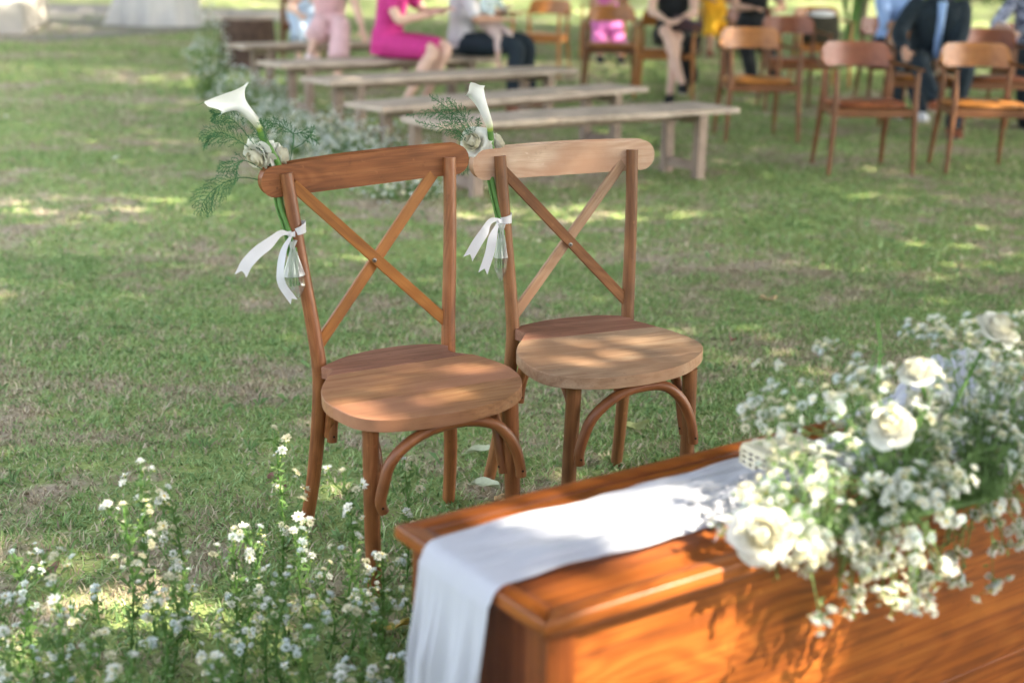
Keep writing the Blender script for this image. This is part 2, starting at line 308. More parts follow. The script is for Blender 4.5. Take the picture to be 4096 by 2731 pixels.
class MB:
    def __init__(self):
        self.v = []; self.f = []; self.g = []; self.mi = []; self.cur = 0
    def add(self, v, f, g=None):
        o = len(self.v); v = [tuple(map(float, p)) for p in v]; self.v += v
        self.f += [tuple(i+o for i in q) for q in f]; self.mi += [self.cur]*len(f)
        if g is None:
            of = np.random.rand(3)*7; g = np.array(v)+of
        self.g += [tuple(map(float, p)) for p in g]
        return self
    def tube(self, path, rad, n=10, up=(0, 0, 1), cap=True, phase=0.0, bulge=0.0):
        path = np.array(path, float); N = len(path)
        if not hasattr(rad, '__len__'): rad = [rad]*N
        elif len(rad) != N:
            xs = np.linspace(0, 1, len(rad))
            if hasattr(rad[0], '__len__'): rad = [(np.interp(t, xs, [r[0] for r in rad]), np.interp(t, xs, [r[1] for r in rad])) for t in np.linspace(0, 1, N)]
            else: rad = [float(np.interp(t, xs, rad)) for t in np.linspace(0, 1, N)]
        tan = np.gradient(path, axis=0); a, b = frame_of(tan[0], up)
        V, G = [], []; s = 0; of = np.random.rand(3)*7
        for i in range(N):
            t = tan[i]/max(1e-9, np.linalg.norm(tan[i]))
            a = a-(a@t)*t; a /= np.linalg.norm(a); b = np.cross(t, a)
            if i: s += np.linalg.norm(path[i]-path[i-1])
            ra, rb = rad[i] if hasattr(rad[i], '__len__') else (rad[i], rad[i])
            for k in range(n):
                th = 2*math.pi*k/n+phase; ca, sa = math.cos(th), math.sin(th)
                V.append(path[i]+a*ca*ra+b*sa*rb); G.append(of+npv(s, ca*ra, sa*rb))
        F = [(i*n+k, i*n+(k+1) % n, (i+1)*n+(k+1) % n, (i+1)*n+k) for i in range(N-1) for k in range(n)]
        if cap:
            for e, i in ((0, 0), (1, N-1)):
                c = path[i]+(tan[i]/max(1e-9, np.linalg.norm(tan[i])))*(bulge if e else -bulge)
                V.append(c); G.append(of+npv(0 if not e else s, 0, 0)); ci = len(V)-1
                F += [((ci, i*n+(k+1) % n, i*n+k) if not e else (ci, i*n+k, i*n+(k+1) % n)) for k in range(n)]
        return self.add(V, F, G)
    def board(self, poly, z0, z1, ch=0.002, grain=0, mat=None):
        """extruded outline (counter-clockwise x,y) with chamfered rims; grain 0 = along x, 1 = along y, 2 = along z"""
        P = np.array(poly, float); n = len(P)
        e = np.roll(P, -1, 0)-P; e /= np.linalg.norm(e, axis=1)[:, None]+1e-12
        nrm = np.stack([e[:, 1], -e[:, 0]], 1); vn = nrm+np.roll(nrm, 1, 0); vn /= np.linalg.norm(vn, axis=1)[:, None]+1e-12
        c = np.maximum(0.35, (vn*nrm).sum(1)); I = P-vn*(ch/c)[:, None]
        rings = [np.c_[I, np.full(n, z0)], np.c_[P, np.full(n, z0+ch)], np.c_[P, np.full(n, z1-ch)], np.c_[I, np.full(n, z1)]]
        V = np.concatenate(rings); of = np.random.rand(3)*7
        G = V[:, [(0, 1, 2), (1, 0, 2), (2, 0, 1)][grain]]+of
        F = [(r*n+k, r*n+(k+1) % n, (r+1)*n+(k+1) % n, (r+1)*n+k) for r in range(3) for k in range(n)]
        F += [tuple(3*n+k for k in range(n)), tuple(n-1-k for k in range(n))]
        if mat is not None:
            M = np.array(mat); V = V@M[:3, :3].T+M[:3, 3]
        return self.add(V, F, G)
    def box(self, c, s, ch=0.002, grain=0, rz=0.0, mat=None):
        x, y, z = s[0]/2, s[1]/2, s[2]/2
        m = Matrix.Translation(c) @ Matrix.Rotation(rz, 4, 'Z')
        if mat is not None: m = mat @ m
        return self.board([(-x, -y), (x, -y), (x, y), (-x, y)], -z, z, ch, grain, m)
    def beam(self, p0, p1, w, t, ch=0.002, up=(0, 0, 1), shift=0):
        """rectangular bar from p0 to p1; w measured across, t along up"""
        p0, p1 = np.array(p0, float), np.array(p1, float); d = p1-p0; L = np.linalg.norm(d); d /= L
        u = np.array(up, float); u = u-(u@d)*d; u /= np.linalg.norm(u); s = np.cross(u, d)
        m = Matrix(((d[0], s[0], u[0], p0[0]), (d[1], s[1], u[1], p0[1]), (d[2], s[2], u[2], p0[2]), (0, 0, 0, 1)))
        return self.board([(0, -w/2), (L, -w/2), (L, w/2), (0, w/2)], -t/2, t/2, ch, 0, m)
    def ball(self, c, r, nu=12, nv=8, rot=None):
        r = np.array(r if hasattr(r, '__len__') else (r, r, r), float); V = [(0, 0, -1)]
        for j in range(1, nv):
            ph = -math.pi/2+math.pi*j/nv
            V += [(math.cos(ph)*math.cos(2*math.pi*i/nu), math.cos(ph)*math.sin(2*math.pi*i/nu), math.sin(ph)) for i in range(nu)]
        V.append((0, 0, 1)); V = np.array(V)*r
        if rot is not None: V = V@np.array(rot).T
        F = [(0, 1+(i+1) % nu, 1+i) for i in range(nu)]
        for j in range(nv-2):
            a = 1+j*nu; F += [(a+i, a+(i+1) % nu, a+nu+(i+1) % nu, a+nu+i) for i in range(nu)]
        a = 1+(nv-2)*nu; F += [(a+i, a+(i+1) % nu, len(V)-1) for i in range(nu)]
        return self.add(V+np.array(c, float), F)
    def grid(self, P, G=None):
        """P[i][j] -> 3D"""
        P = np.array(P, float); a, b = P.shape[:2]
        F = [(i*b+j, i*b+j+1, (i+1)*b+j+1, (i+1)*b+j) for i in range(a-1) for j in range(b-1)]
        return self.add(P.reshape(-1, 3), F, None if G is None else np.array(G).reshape(-1, 3))
    def mesh(self, name, mats, smooth=True, sharp=35):
        me = bpy.data.meshes.new(name); me.from_pydata(self.v, [], self.f)
        at = me.attributes.new('gc', 'FLOAT_VECTOR', 'POINT'); at.data.foreach_set('vector', np.array(self.g, np.float32).ravel())
        for m in (mats if isinstance(mats, (list, tuple)) else [mats]): me.materials.append(MAT[m])
        if any(self.mi): me.polygons.foreach_set('material_index', self.mi)
        if smooth:
            me.polygons.foreach_set('use_smooth', [True]*len(me.polygons))
            if sharp: me.set_sharp_from_angle(angle=R(sharp))
        me.update(); return me
    def obj(self, name, mats, parent=None, smooth=True, sharp=35):
        return link(name, self.mesh(name, mats, smooth, sharp), parent)

def link(name, me, parent=None):
    o = bpy.data.objects.new(name, me); COL.objects.link(o)
    if parent is not None: o.parent = parent
    return o
def tag(o, label=None, cat=None, group=None, kind=None):
    if label: o['label'] = label
    if cat: o['category'] = cat
    if group: o['group'] = group
    if kind: o['kind'] = kind
    return o
def empty(name, loc=(0, 0, 0), rz=0.0, mat=None, label=None, cat=None, group=None):
    o = bpy.data.objects.new(name, None); COL.objects.link(o); o.empty_display_size = 0.1
    if mat is not None: o.matrix_world = mat
    else: o.location = loc; o.rotation_euler = (0, 0, rz)
    return tag(o, label, cat, group)
def tree_children(o): return [c for c in bpy.data.objects if c.parent == o]
def copy_tree(o, parent=None, kids=None):
    if kids is None:
        kids = {}
        for c in bpy.data.objects:
            if c.parent: kids.setdefault(c.parent.name, []).append(c)
    c = o.copy(); COL.objects.link(c); c.parent = parent
    for k in kids.get(o.name, []): copy_tree(k, c, kids)
    return c
def arr_mesh(name, V, F, mat, attrs=None, smooth=False):
    """fast mesh from numpy; F is (n,4) or (n,3)"""
    me = bpy.data.meshes.new(name); V = np.asarray(V, np.float32); F = np.asarray(F, np.int32); k = F.shape[1]
    me.vertices.add(len(V)); me.vertices.foreach_set('co', V.ravel())
    me.loops.add(F.size); me.loops.foreach_set('vertex_index', F.ravel())
    me.polygons.add(len(F)); me.polygons.foreach_set('loop_start', np.arange(len(F), dtype=np.int32)*k)
    if smooth: me.polygons.foreach_set('use_smooth', np.ones(len(F), bool))
    for n, a in (attrs or {}).items():
        t = me.attributes.new(n, 'FLOAT', 'POINT'); t.data.foreach_set('value', np.asarray(a, np.float32))
    me.update(calc_edges=True); me.materials.append(MAT[mat]); return me
def vnoise(x, y, scale, seed):
    """cheap value noise on numpy arrays, 0..1"""
    rs = np.random.RandomState(seed); T = rs.rand(64, 64); x = x/scale+100; y = y/scale+100
    i, j = np.floor(x).astype(int), np.floor(y).astype(int); u, v = x-i, y-j; u = u*u*(3-2*u); v = v*v*(3-2*v)
    g = lambda a, b: T[a % 64, b % 64]
    return (g(i, j)*(1-u)+g(i+1, j)*u)*(1-v)+(g(i, j+1)*(1-u)+g(i+1, j+1)*u)*v

# ================================================================== SETTING
gm = MB(); gm.add([(-150, -60, 0), (150, -60, 0), (150, 240, 0), (-150, 240, 0)], [(0, 1, 2, 3)])
tag(gm.obj('ground', 'ground', smooth=False), 'mown lawn ground with dry patches', None, None, 'structure')

def make_blades(name, y0, y1, dens, hmin, hmax, wid, segs, label, slope=0.43, off=0.5):
    A = slope*(y1*y1-y0*y0)+2*off*(y1-y0); n = int(A*dens)
    y = np.sqrt(np.random.rand(n*2)*(y1*y1-y0*y0)+y0*y0); x = (np.random.rand(n*2)*2-1)*(slope*y+off)
    # keep density even
    keep = np.random.rand(n*2) < 0.5; x, y = x[keep], y[keep]; n = len(x)
    tuft = vnoise(x, y, 0.035, 3)*0.6+vnoise(x, y, 0.5, 4)*0.4
    k2 = np.random.rand(n) < 0.35+0.9*tuft; x, y, tuft = x[k2], y[k2], tuft[k2]; n = len(x)
    h = (hmin+(hmax-hmin)*np.random.rand(n)**1.6)*(0.6+0.7*tuft); az = np.random.rand(n)*2*math.pi
    lean = 0.35+1.05*np.random.rand(n); w = wid*(0.6+0.8*np.random.rand(n))
    dx, dy = np.cos(az), np.sin(az); tw = az+math.pi/2+(np.random.rand(n)-.5)*1.2; px, py = np.cos(tw)*w/2, np.sin(tw)*w/2
    V = []; nl = segs+1
    for s in range(nl):
        t = s/segs; ang = lean*t*1.3; fx = h*1.25*t*np.sin(ang); fz = h*t*np.cos(ang*0.8)+0.001
        ww = (1-t*0.75 if s < segs else 0.12)
        V.append(np.stack([x+dx*fx-px*ww, y+dy*fx-py*ww, fz], 1)); V.append(np.stack([x+dx*fx+px*ww, y+dy*fx+py*ww, fz], 1))
    V = np.stack(V, 1).reshape(-1, 3); base = np.arange(n)*2*nl
    F = np.concatenate([np.stack([base+2*s, base+2*s+1, base+2*s+3, base+2*s+2], 1) for s in range(segs)])
    r1, r2 = np.repeat(np.random.rand(n), 2*nl), np.repeat(np.random.rand(n), 2*nl)
    me = arr_mesh(name, V, F, 'grass', {'rnd': r1, 'rnd2': r2})
    return tag(link(name, me), label, 'lawn', None, 'stuff')
make_blades('lawn_grass', 2.1, 6.2, 13000, 0.010, 0.030, 0.0052, 2, 'short carpet grass around the two cross back chairs')
make_blades('lawn_grass', 6.2, 12.0, 2100, 0.014, 0.034, 0.010, 2, 'mown grass under the benches and armchairs')
make_blades('lawn_grass', 12.0, 26.0, 420, 0.018, 0.042, 0.022, 1, 'far lawn grass behind the seated guests')

wd = MB(); rs = random.Random(77)
for k in range(420):
    y = rs.uniform(2.4, 7.5); x = rs.uniform(-.42*y-.2, .42*y+.2); n_ = rs.choice((1, 1, 2, 5)); hh = rs.uniform(.022, .050)
    for q in range(n_):
        a = rs.uniform(0, 6.283); l = hh*rs.uniform(.6, 1.1); d = npv(math.cos(a), math.sin(a), 0); sd = npv(-d[1], d[0], 0)*rs.uniform(.0018, .004)
        p = npv(x, y, 0)+d*.004
        wd.add([p-sd, p+sd, p+d*l*.4+npv(0, 0, l*.7)+sd*.7, p+d*l*.9+npv(0, 0, l*.75), p+d*l*.4+npv(0, 0, l*.7)-sd*.7], [(0, 1, 2, 3, 4)])
MAT['weed'] = plain('weed_blade', (0.20, 0.33, 0.13), .6, .3, 20, translucent=.25)
tag(wd.obj('lawn_weeds', 'weed', smooth=False), 'scattered taller weeds in the lawn', 'weeds', None, 'stuff')

# ------------------------------------------------------------------ shade trees (their crowns throw the dappled shade)
SXY = np.array([SUN.x, SUN.y])/SUN.z
# places where the sun reaches the scene: (x, y, z, rx, ry, strength)
LIT = [(0.15, 1.80, 0.42, 0.19, 0.11, 1.0), (0.32, 1.92, 0.42, 0.16, 0.10, 1.0), (0.52, 2.05, 0.30, 0.10, 0.09, 1.0), (0.14, 2.04, 0.52, 0.20, 0.11, 0.95),
       (0.66, 2.18, 0.71, 0.19, 0.11, 0.85), (0.45, 2.05, 0.60, 0.13, 0.10, 0.9),
       (-0.26, 2.93, 0.45, 0.21, 0.11, 0.8), (-0.12, 3.05, 0.45, 0.17, 0.09, 0.65), (0.20, 3.28, 0.45, 0.27, 0.15, 0.72),
       (-0.62, 2.75, 0.0, 0.26, 0.14, 0.65), (-1.10, 3.05, 0.0, 0.32, 0.16, 0.65), (-0.5, 2.7, 0.3, 0.24, 0.14, 0.9), (-0.75, 2.5, 0.3, 0.2, 0.14, 0.9), (-0.32, 2.6, 0.2, 0.15, 0.12, 0.8),
       (0.35, 7.5, 0.0, 0.9, 0.24, 0.75), (-2.5, 7.3, 0, 1.1, 0.5, 0.6), (-2.0, 5.4, 0, 0.6, 0.3, 0.4), (-3.3, 9.8, 0, 1.0, 0.5, 0.4), (2.6, 6.9, 0, 0.8, 0.2, 0.3),
       (1.7, 5.6, 0, 0.5, 0.15, 0.25), (2.2, 8.2, 0, 0.6, 0.2, 0.5), (2.0, 6.2, 0, 0.9, 0.2, 0.4), (0.9, 5.0, 0, 0.5, 0.2, 0.3), (3.0, 9.2, .45, 0.3, 0.2, 0.9), (1.7, 10.7, 0.6, 0.4, 0.3, 0.5),
       (-5.2, 15.0, 0, 1.6, 0.9, 0.55), (-3.2, 14.5, 0, 1.2, 0.7, 0.6), (-5.0, 11.0, 0, 1.0, 0.6, 0.25), (-1.2, 17.0, 0, 2.0, 1.0, 0.6),
       (0.5, 15.5, 0.5, 0.8, 0.5, 0.5), (-1.3, 12.3, 0.6, 0.9, 0.5, 0.4), (-2.6, 12.2, 0.4, 0.6, 0.6, 0.35), (5.0, 17.0, 0, 2.0, 0.6, 0.6), (6.5, 21.0, 0, 2.5, 0.8, 0.6)]
def openness(gx, gy):
    """0 = closed canopy above this shadow point, 1 = gap"""
    o = np.zeros_like(gx)
    for (x, y, z, rx, ry, k) in LIT:
        cx, cy = x-SXY[0]*z, y-SXY[1]*z
        d = ((gx-cx)/rx)**2+((gy-cy)/ry)**2
        o = np.maximum(o, k*np.clip(1.6-d, 0, 1))
    n1 = vnoise(gx, gy, 0.55, 11)*0.6+vnoise(gx, gy, 0.22, 12)*0.4
    o = np.maximum(o, np.clip((n1-0.72)*5, 0, 0.10))
    far = np.clip((gy-13.5)/4, 0, 1)
    n2 = vnoise(gx, gy, 2.4, 13)*0.65+vnoise(gx, gy, 0.8, 14)*0.35
    o = np.maximum(o, far*np.clip((n2-0.55)*5, 0, 0.65))
    return o
NL = 350000
gx = np.random.rand(NL)*17-7.5; gy = np.random.rand(NL)*30-3.5
gz = 4.6+np.random.rand(NL)*3.2
lsz = np.ones(NL)
N2 = 100000      # the crowns farther off, in larger sprays
gx = np.concatenate([gx, np.random.rand(N2)*46-22]); gy = np.concatenate([gy, np.random.rand(N2)*44+13]); gz = np.concatenate([gz, 5.0+np.random.rand(N2)*3.5]); lsz = np.concatenate([lsz, np.full(N2, 2.5)])
inner = (np.arange(NL+N2) < NL) | (gx < -7.5) | (gx > 9.5) | (gy > 26.5)
keep = (np.random.rand(NL+N2) > openness(gx, gy)*1.02) & inner; lsz = lsz[keep]
gx, gy, gz = gx[keep], gy[keep], gz[keep]
lx, ly = gx+SXY[0]*gz, gy+SXY[1]*gz
trees = [(8.2, -3.8, 'broad shade tree rooted beyond the right edge, nearest the flower table'), (9.8, 12.0, 'broad shade tree rooted right of the wooden armchairs'),
         (-5.6, 9.5, 'broad shade tree rooted on the lawn left of the benches'), (5.7, 24.6, 'slim shade tree on the lawn behind the row of armchairs'),
         (-13.0, 24.0, 'broad shade tree rooted beyond the pale steps')]
own = np.argmin(np.stack([(lx-t[0])**2+(ly-t[1])**2 for t in trees]), 0)
for ti, (tx, ty, lab) in enumerate(trees):
    root = empty('shade_tree', (tx, ty, 0), label=lab, cat='tree', group='shade trees round the lawn')
    sel = own == ti; n = int(sel.sum())
    if n:
        c = np.stack([lx[sel]-tx, ly[sel]-ty, gz[sel]], 1)
        d = np.random.randn(n, 3); d[:, 2] *= 0.5; d /= np.linalg.norm(d, axis=1)[:, None]
        q = np.random.randn(n, 3); q[:, 2] *= 0.6; q = q-(q*d).sum(1)[:, None]*d; q /= np.linalg.norm(q, axis=1)[:, None]
        Ls = ((0.080+0.074*np.random.rand(n))*lsz[sel])[:, None]; Ws = Ls*0.36
        V = np.stack([c-d*Ls, c+q*Ws, c+d*Ls, c-q*Ws], 1).reshape(-1, 3); F = np.arange(n*4).reshape(-1, 4)
        me = arr_mesh('crown', V, F, 'tree_leaf', {'rnd': np.repeat(np.random.rand(n), 4)})
        tag(link('crown', me, root), kind='stuff')
    tb = MB(); rs = random.Random(ti); tk = 0.45 if ti == 3 else 1.0
    tb.tube(smooth_path([(0, 0, -0.1), (0.1, 0.05, 1.2), (-0.05, 0.1, 2.8), (0.1, 0, 4.2)], 14), [0.34*tk, 0.24*tk, 0.2*tk, 0.17*tk], 14)
    for k in range(8):
        a = 2*math.pi*k/8+rs.random(); l = 2.2+rs.random()*2.4
        tb.tube(smooth_path([(0.02, 0.02, 2.6+0.2*k % 1.4), (math.cos(a)*l*.4, math.sin(a)*l*.4, 4.2), (math.cos(a)*l, math.sin(a)*l, 5.4+rs.random())], 10), [0.11, 0.07, 0.025], 8)
    tb.obj('trunk', 'bark', root)

# ================================================================== FAR GROUND AND MASONRY
pm = MB(); pm.add([(-14, 17.6, 0.008), (-6.2, 19.4, 0.008), (-4.3, 23.5, 0.008), (-3.6, 29, 0.008), (-16, 32, 0.008)], [(0, 1, 2, 3, 4)])
tag(pm.obj('path', 'gravel', smooth=False), 'grey gravel path at the far left', None, None, 'structure')
st = empty('stone_steps', (-8.35, 21.6, 0), R(12), label='pale concrete steps at the far left corner of the lawn', cat='steps')
b = MB(); b.box((0, 0, 0.24), (2.3, 3.4, 0.46), 0.03); b.obj('step', 'concrete', st)
b = MB(); b.box((-0.75, 0.6, 0.66), (1.5, 2.6, 0.36), 0.03); b.obj('step', 'concrete', st)

# table under a floor-length white cloth
dt = empty('draped_table', (-5.75, 23.2, 0), label='tall table under a floor-length pleated white cloth beyond the lawn', cat='table')
ring = []
for i in range(49):
    th = 2*math.pi*i/48; rowp = []
    for j in range(10):
        t = j/9; r = 0.50+0.10*t+(0.045*t+0.006)*math.sin(th*11+0.6*math.sin(th*3))+(0.16*t**3 if 2.6 < th < 3.7 else 0)
        rowp.append((r*1.12*math.cos(th), r*0.85*math.sin(th), 1.06*(1-t)+0.02))
    ring.append(rowp)
b = MB(); b.grid(ring); b.obj('tablecloth', 'white_drape', dt)
b = MB(); b.tube([(0, 0, 1.05), (0, 0, 1.085)], [0.53, 0.53], 40); b.obj('tabletop', 'white_drape', dt)
b = MB(); b.tube([(0, 0, 0), (0, 0, 1.05)], 0.04, 12); b.obj('leg', 'arm_dark', dt)

# ================================================================== CROSS BACK CHAIRS
def rot3(w): return Matrix.Rotation(w, 3, 'Z')
def tilt3(a, b): return Matrix.Rotation(b, 3, 'Y') @ Matrix.Rotation(a, 3, 'X')
def clip_poly(P, y0, y1):
    def cut(P, yc, keep_below):
        out = []
        for i in range(len(P)):
            a, b = P[i], P[(i+1) % len(P)]; ia = (a[1] <= yc) == keep_below; ib = (b[1] <= yc) == keep_below
            if ia: out.append(a)
            if ia != ib:
                t = (yc-a[1])/(b[1]-a[1]); out.append((a[0]+t*(b[0]-a[0]), yc))
        return out
    return cut(cut(P, y1, True), y0, False)
def chair_frame(spec):
    M = (rot3(spec['w']) @ tilt3(*spec['tilt'])).to_4x4(); M.translation = (*spec['pos'], spec.get('z', 0.0)); return M
CH = {
 'L': dict(pos=(-.2876, 3.2346), w=.4259, tilt=(.032, -.0449), top=((-.196, .884), (.197, .885)), rail=(-.252, .243, .866, .878, .0605),
      bars=(((-.184, .858), (.163, .498)), ((.176, .867), (-.158, .481))), screw=(-.008, .668), zs=.452,
      seat=[(-.168, -.047), (-.148, -.074), (-.176, -.118), (-.211, -.19), (-.224, -.25), (-.22, -.301), (-.197, -.375), (-.153, -.417), (-.077, -.438), (.016, -.442), (.114, -.420), (.179, -.375), (.210, -.318), (.220, -.26), (.215, -.205), (.183, -.121), (.146, -.082), (.139, -.055), (.151, -.026), (.119, .001), (.058, .018), (-.015, .020), (-.092, .002), (-.143, -.028)],
      arch=[(-.150, .238), (-.157, .262), (-.148, .300), (-.132, .347), (-.089, .385), (-.03, .404), (.04, .410), (.100, .398), (.134, .368), (.156, .328), (.166, .285), (.168, .262)],
      foot=(.189, .095), ffoot=(.165, -.362), ftop=(.160, -.368), cut=(-.108, -.30),
      mats=dict(post='red_wood', rail='red_wood', bar=('amber_wood', 'amber_wood'), seat='seat_wood', leg='red_wood', arch='red_wood'),
      label='reddish brown cross back chair, the left one, its calla lily leaning left'),
 'R': dict(pos=(.1491, 3.5391), w=.3809, tilt=(.0331, -.014), top=((-.181, .877), (.181, .875)), rail=(-.249, .242, .856, .859, .0655),
      bars=(((-.176, .844), (.163, .484)), ((.171, .853), (-.158, .469))), screw=(.001, .648), zs=.452,
      seat=[(-.161, -.022), (-.150, -.062), (-.176, -.105), (-.208, -.155), (-.231, -.213), (-.236, -.301), (-.212, -.378), (-.129, -.428), (-.038, -.438), (.064, -.423), (.14, -.387), (.206, -.323), (.228, -.259), (.213, -.172), (.177, -.085), (.158, -.05), (.159, -.006), (.099, .022), (.028, .030), (-.055, .025), (-.132, .003)],
      arch=[(-.147, .235), (-.150, .262), (-.140, .300), (-.120, .345), (-.077, .381), (-.023, .400), (.04, .406), (.078, .396), (.112, .362), (.137, .312), (.147, .268), (.149, .250)],
      foot=(.189, .085), ffoot=(.158, -.364), ftop=(.150, -.366), cut=(-.115, -.335),
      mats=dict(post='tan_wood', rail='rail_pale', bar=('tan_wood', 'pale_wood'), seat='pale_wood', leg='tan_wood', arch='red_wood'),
      label='paler cross back chair, the right one, with a bleached top rail and blond seat'),
}
def cross_chair(key):
    c = CH[key]; M = chair_frame(c); zs = c['zs']
    t = empty('cross_back_chair', mat=M, label=c['label'], cat='chair', group='cross back chairs facing the flower table')
    for sgn, (tx, tz) in ((-1, c['top'][0]), (1, c['top'][1])):
        fx, fy = c['foot']; sx = sgn*.160
        pth = smooth_path([(tx, .052, tz), (tx*.62+sx*.38, .026, .70), (tx*.16+sx*.84, .004, .52), (sx*1.0, -.004, .42), (sgn*.1655, .008, .30), (sgn*(fx-.012), .042, .14), (sgn*fx, fy, -.012)], 34)
        m = MB(); m.tube(pth, [.0150, .0155, .0165, .0175, .0175, .0165, .0160], 18); m.obj('rear_leg', c['mats']['post'], t)
        m = MB(); gx_, gy_ = c['ftop']; hx, hy = c['ffoot']
        m.tube(smooth_path([(sgn*gx_, gy_, zs-.027), (sgn*(gx_+hx)/2+sgn*.002, (gy_+hy)/2, .2), (sgn*hx, hy, -.012)], 12), [.0178, .0175, .0160], 18)
        m.obj('front_leg', c['mats']['leg'], t)
    # top rail: rounded plank with bevelled rims, bowed a little to the rear
    x0, x1, zl, zr, h = c['rail']; n = 24; r = h/2; V = []
    outl = []
    for i in range(11): a = math.pi/2+math.pi*i/10; outl.append((x0+r+r*.9*math.cos(a), zl+r*math.sin(a)))
    for i in range(1, 12): f = i/12; outl.append((x0+r+(x1-x0-2*r)*f, zl+(zr-zl)*f-r-.0015*math.sin(math.pi*f)))
    for i in range(11): a = -math.pi/2+math.pi*i/10; outl.append((x1-r+r*.9*math.cos(a), zr+r*math.sin(a)))
    for i in range(1, 12): f = 1-i/12; outl.append((x0+r+(x1-x0-2*r)*f, zl+(zr-zl)*f+r+.003*math.sin(math.pi*f)))
    m = MB(); k0 = len(m.v)
    # polygon in x,z -> rotate so that board's z becomes -y
    mt = Matrix(((1, 0, 0, 0), (0, 0, 1, .050), (0, -1, 0, 0), (0, 0, 0, 1)))
    m.board([(x, -z) for x, z in outl][::1], 0.0, 0.031, 0.0055, 0, None)
    vv = np.array(m.v); xx = (vv[:, 0]-(x0+x1)/2)/((x1-x0)/2)
    V = np.stack([vv[:, 0], .0505+vv[:, 2]+.016*(1-xx**2), -vv[:, 1]], 1); m.v = [tuple(p) for p in V]
    m.obj('top_rail', c['mats']['rail'], t, sharp=50)
    # crossed slats, the first in front
    for bi, ((xa, za), (xb, zb)) in enumerate(c['bars']):
        yo = -.0075 if bi == 0 else .0065
        ya = lambda z: .008+(z-.49)*.142
        P = np.array([(xa+(xb-xa)*f, ya(za+(zb-za)*f)+yo+(.008 if bi == 0 else -.004)*math.sin(math.pi*f)*0, za+(zb-za)*f) for f in np.linspace(0, 1, 10)])
        m = MB(); m.tube(P, [(.0050, .0130)]*10, 4, up=(0, 1, 0), phase=math.pi/4) if False else None
        d = (P[-1]-P[0]); d /= np.linalg.norm(d); nrm = np.cross(d, npv(0, 1, 0)); nrm /= np.linalg.norm(nrm); yn = np.cross(nrm, d)
        m.beam(P[0], P[-1], .0265, .0115, .0018, up=tuple(yn)); m.obj('cross_slat', c['mats']['bar'][bi], t)
    sx, sz = c['screw']; sy = .008+(sz-.49)*.142-.0075-.0058
    scr = MB(); scr.tube([(sx, sy+.004, sz), (sx, sy-.0016, sz), (sx, sy-.0022, sz)], [.0052, .0052, .0040], 16, cap=True)
    so = scr.obj('screw', 'steel', t)
    sl = MB(); sl.box((sx, sy-.0024, sz), (.0050, .0008, .0011), .0001); sl.box((sx, sy-.0026, sz), (.0011, .0008, .0050), .0001); sl.obj('screw_slot', 'hole', so)
    # seat: three boards, hairline joints
    S0 = c['seat']; xs = [p[0] for p in S0]
    li = 1; ri = max(range(len(S0)//2, len(S0)), key=lambda k: -abs(S0[k][1]-(-.055))-abs(S0[k][0]-.15))
    front = smooth_path(S0[li:ri+1], 110); rear = smooth_path(S0[ri+1:]+[S0[0]], 50)
    P = [(p[0], p[1]) for p in front]+[(p[0], p[1]) for p in rear]
    area = sum(P[i][0]*P[(i+1) % len(P)][1]-P[(i+1) % len(P)][0]*P[i][1] for i in range(len(P)))
    if area < 0: P = P[::-1]
    y1, y2 = c['cut']; g = .00035
    for a, bb in ((-1, y2-g), (y2+g, y1-g), (y1+g, 1)):
        Q = clip_poly(P, a, bb)
        m = MB(); m.board(Q, zs-.028, zs+(0.0 if a != -1 else .0003), .0011, 0); m.obj('seat_board', 'seat_rear' if bb == 1 else c['mats']['seat'], t, sharp=40)
    # bentwood braces
    def arch(pts, name='bent_brace'):
        m = MB(); p = smooth_path(pts, 30); m.tube(p, [.0120, .0128, .0122, .0128, .0120], 14, phase=.3)
        o = m.obj(name, c['mats']['arch'], t)
        for e, q in ((0, 1), (-1, -2)):
            dd = p[e]-p[q]; dd /= np.linalg.norm(dd); pos = p[e]-dd*.016
            side = npv(0, -1, 0) if abs(p[0][1]-p[-1][1]) < .05 else npv(1 if pos[0] < 0 else -1, -.3, 0); side /= np.linalg.norm(side)
            hm = MB(); hm.tube([pos+side*.0105, pos+side*.0128], .0028, 8); hm.obj('screw_hole', 'hole', o)
        return o
    A = c['arch']; arch([(x, -.3925-.012*(1 if abs(x) > .1 else abs(x)/.1), z) for x, z in A])
    for s in (-1, 1):
        x = s*.142
        arch([(x+s*.004, .000, .262), (x, -.012, .31), (x, -.045, .365), (x, -.10, .400), (x, -.19, .409), (x, -.28, .400), (x, -.33, .365), (x, -.352, .31), (x+s*.004, -.362, .258)])
    arch([(-.140, -.008, .25), (-.132, -.008, .31), (-.10, -.006, .37), (-.04, -.004, .405), (.04, -.004, .405), (.10, -.006, .37), (.132, -.008, .31), (.140, -.008, .25)])
    return t
chairs = {k: cross_chair(k) for k in 'LR'}

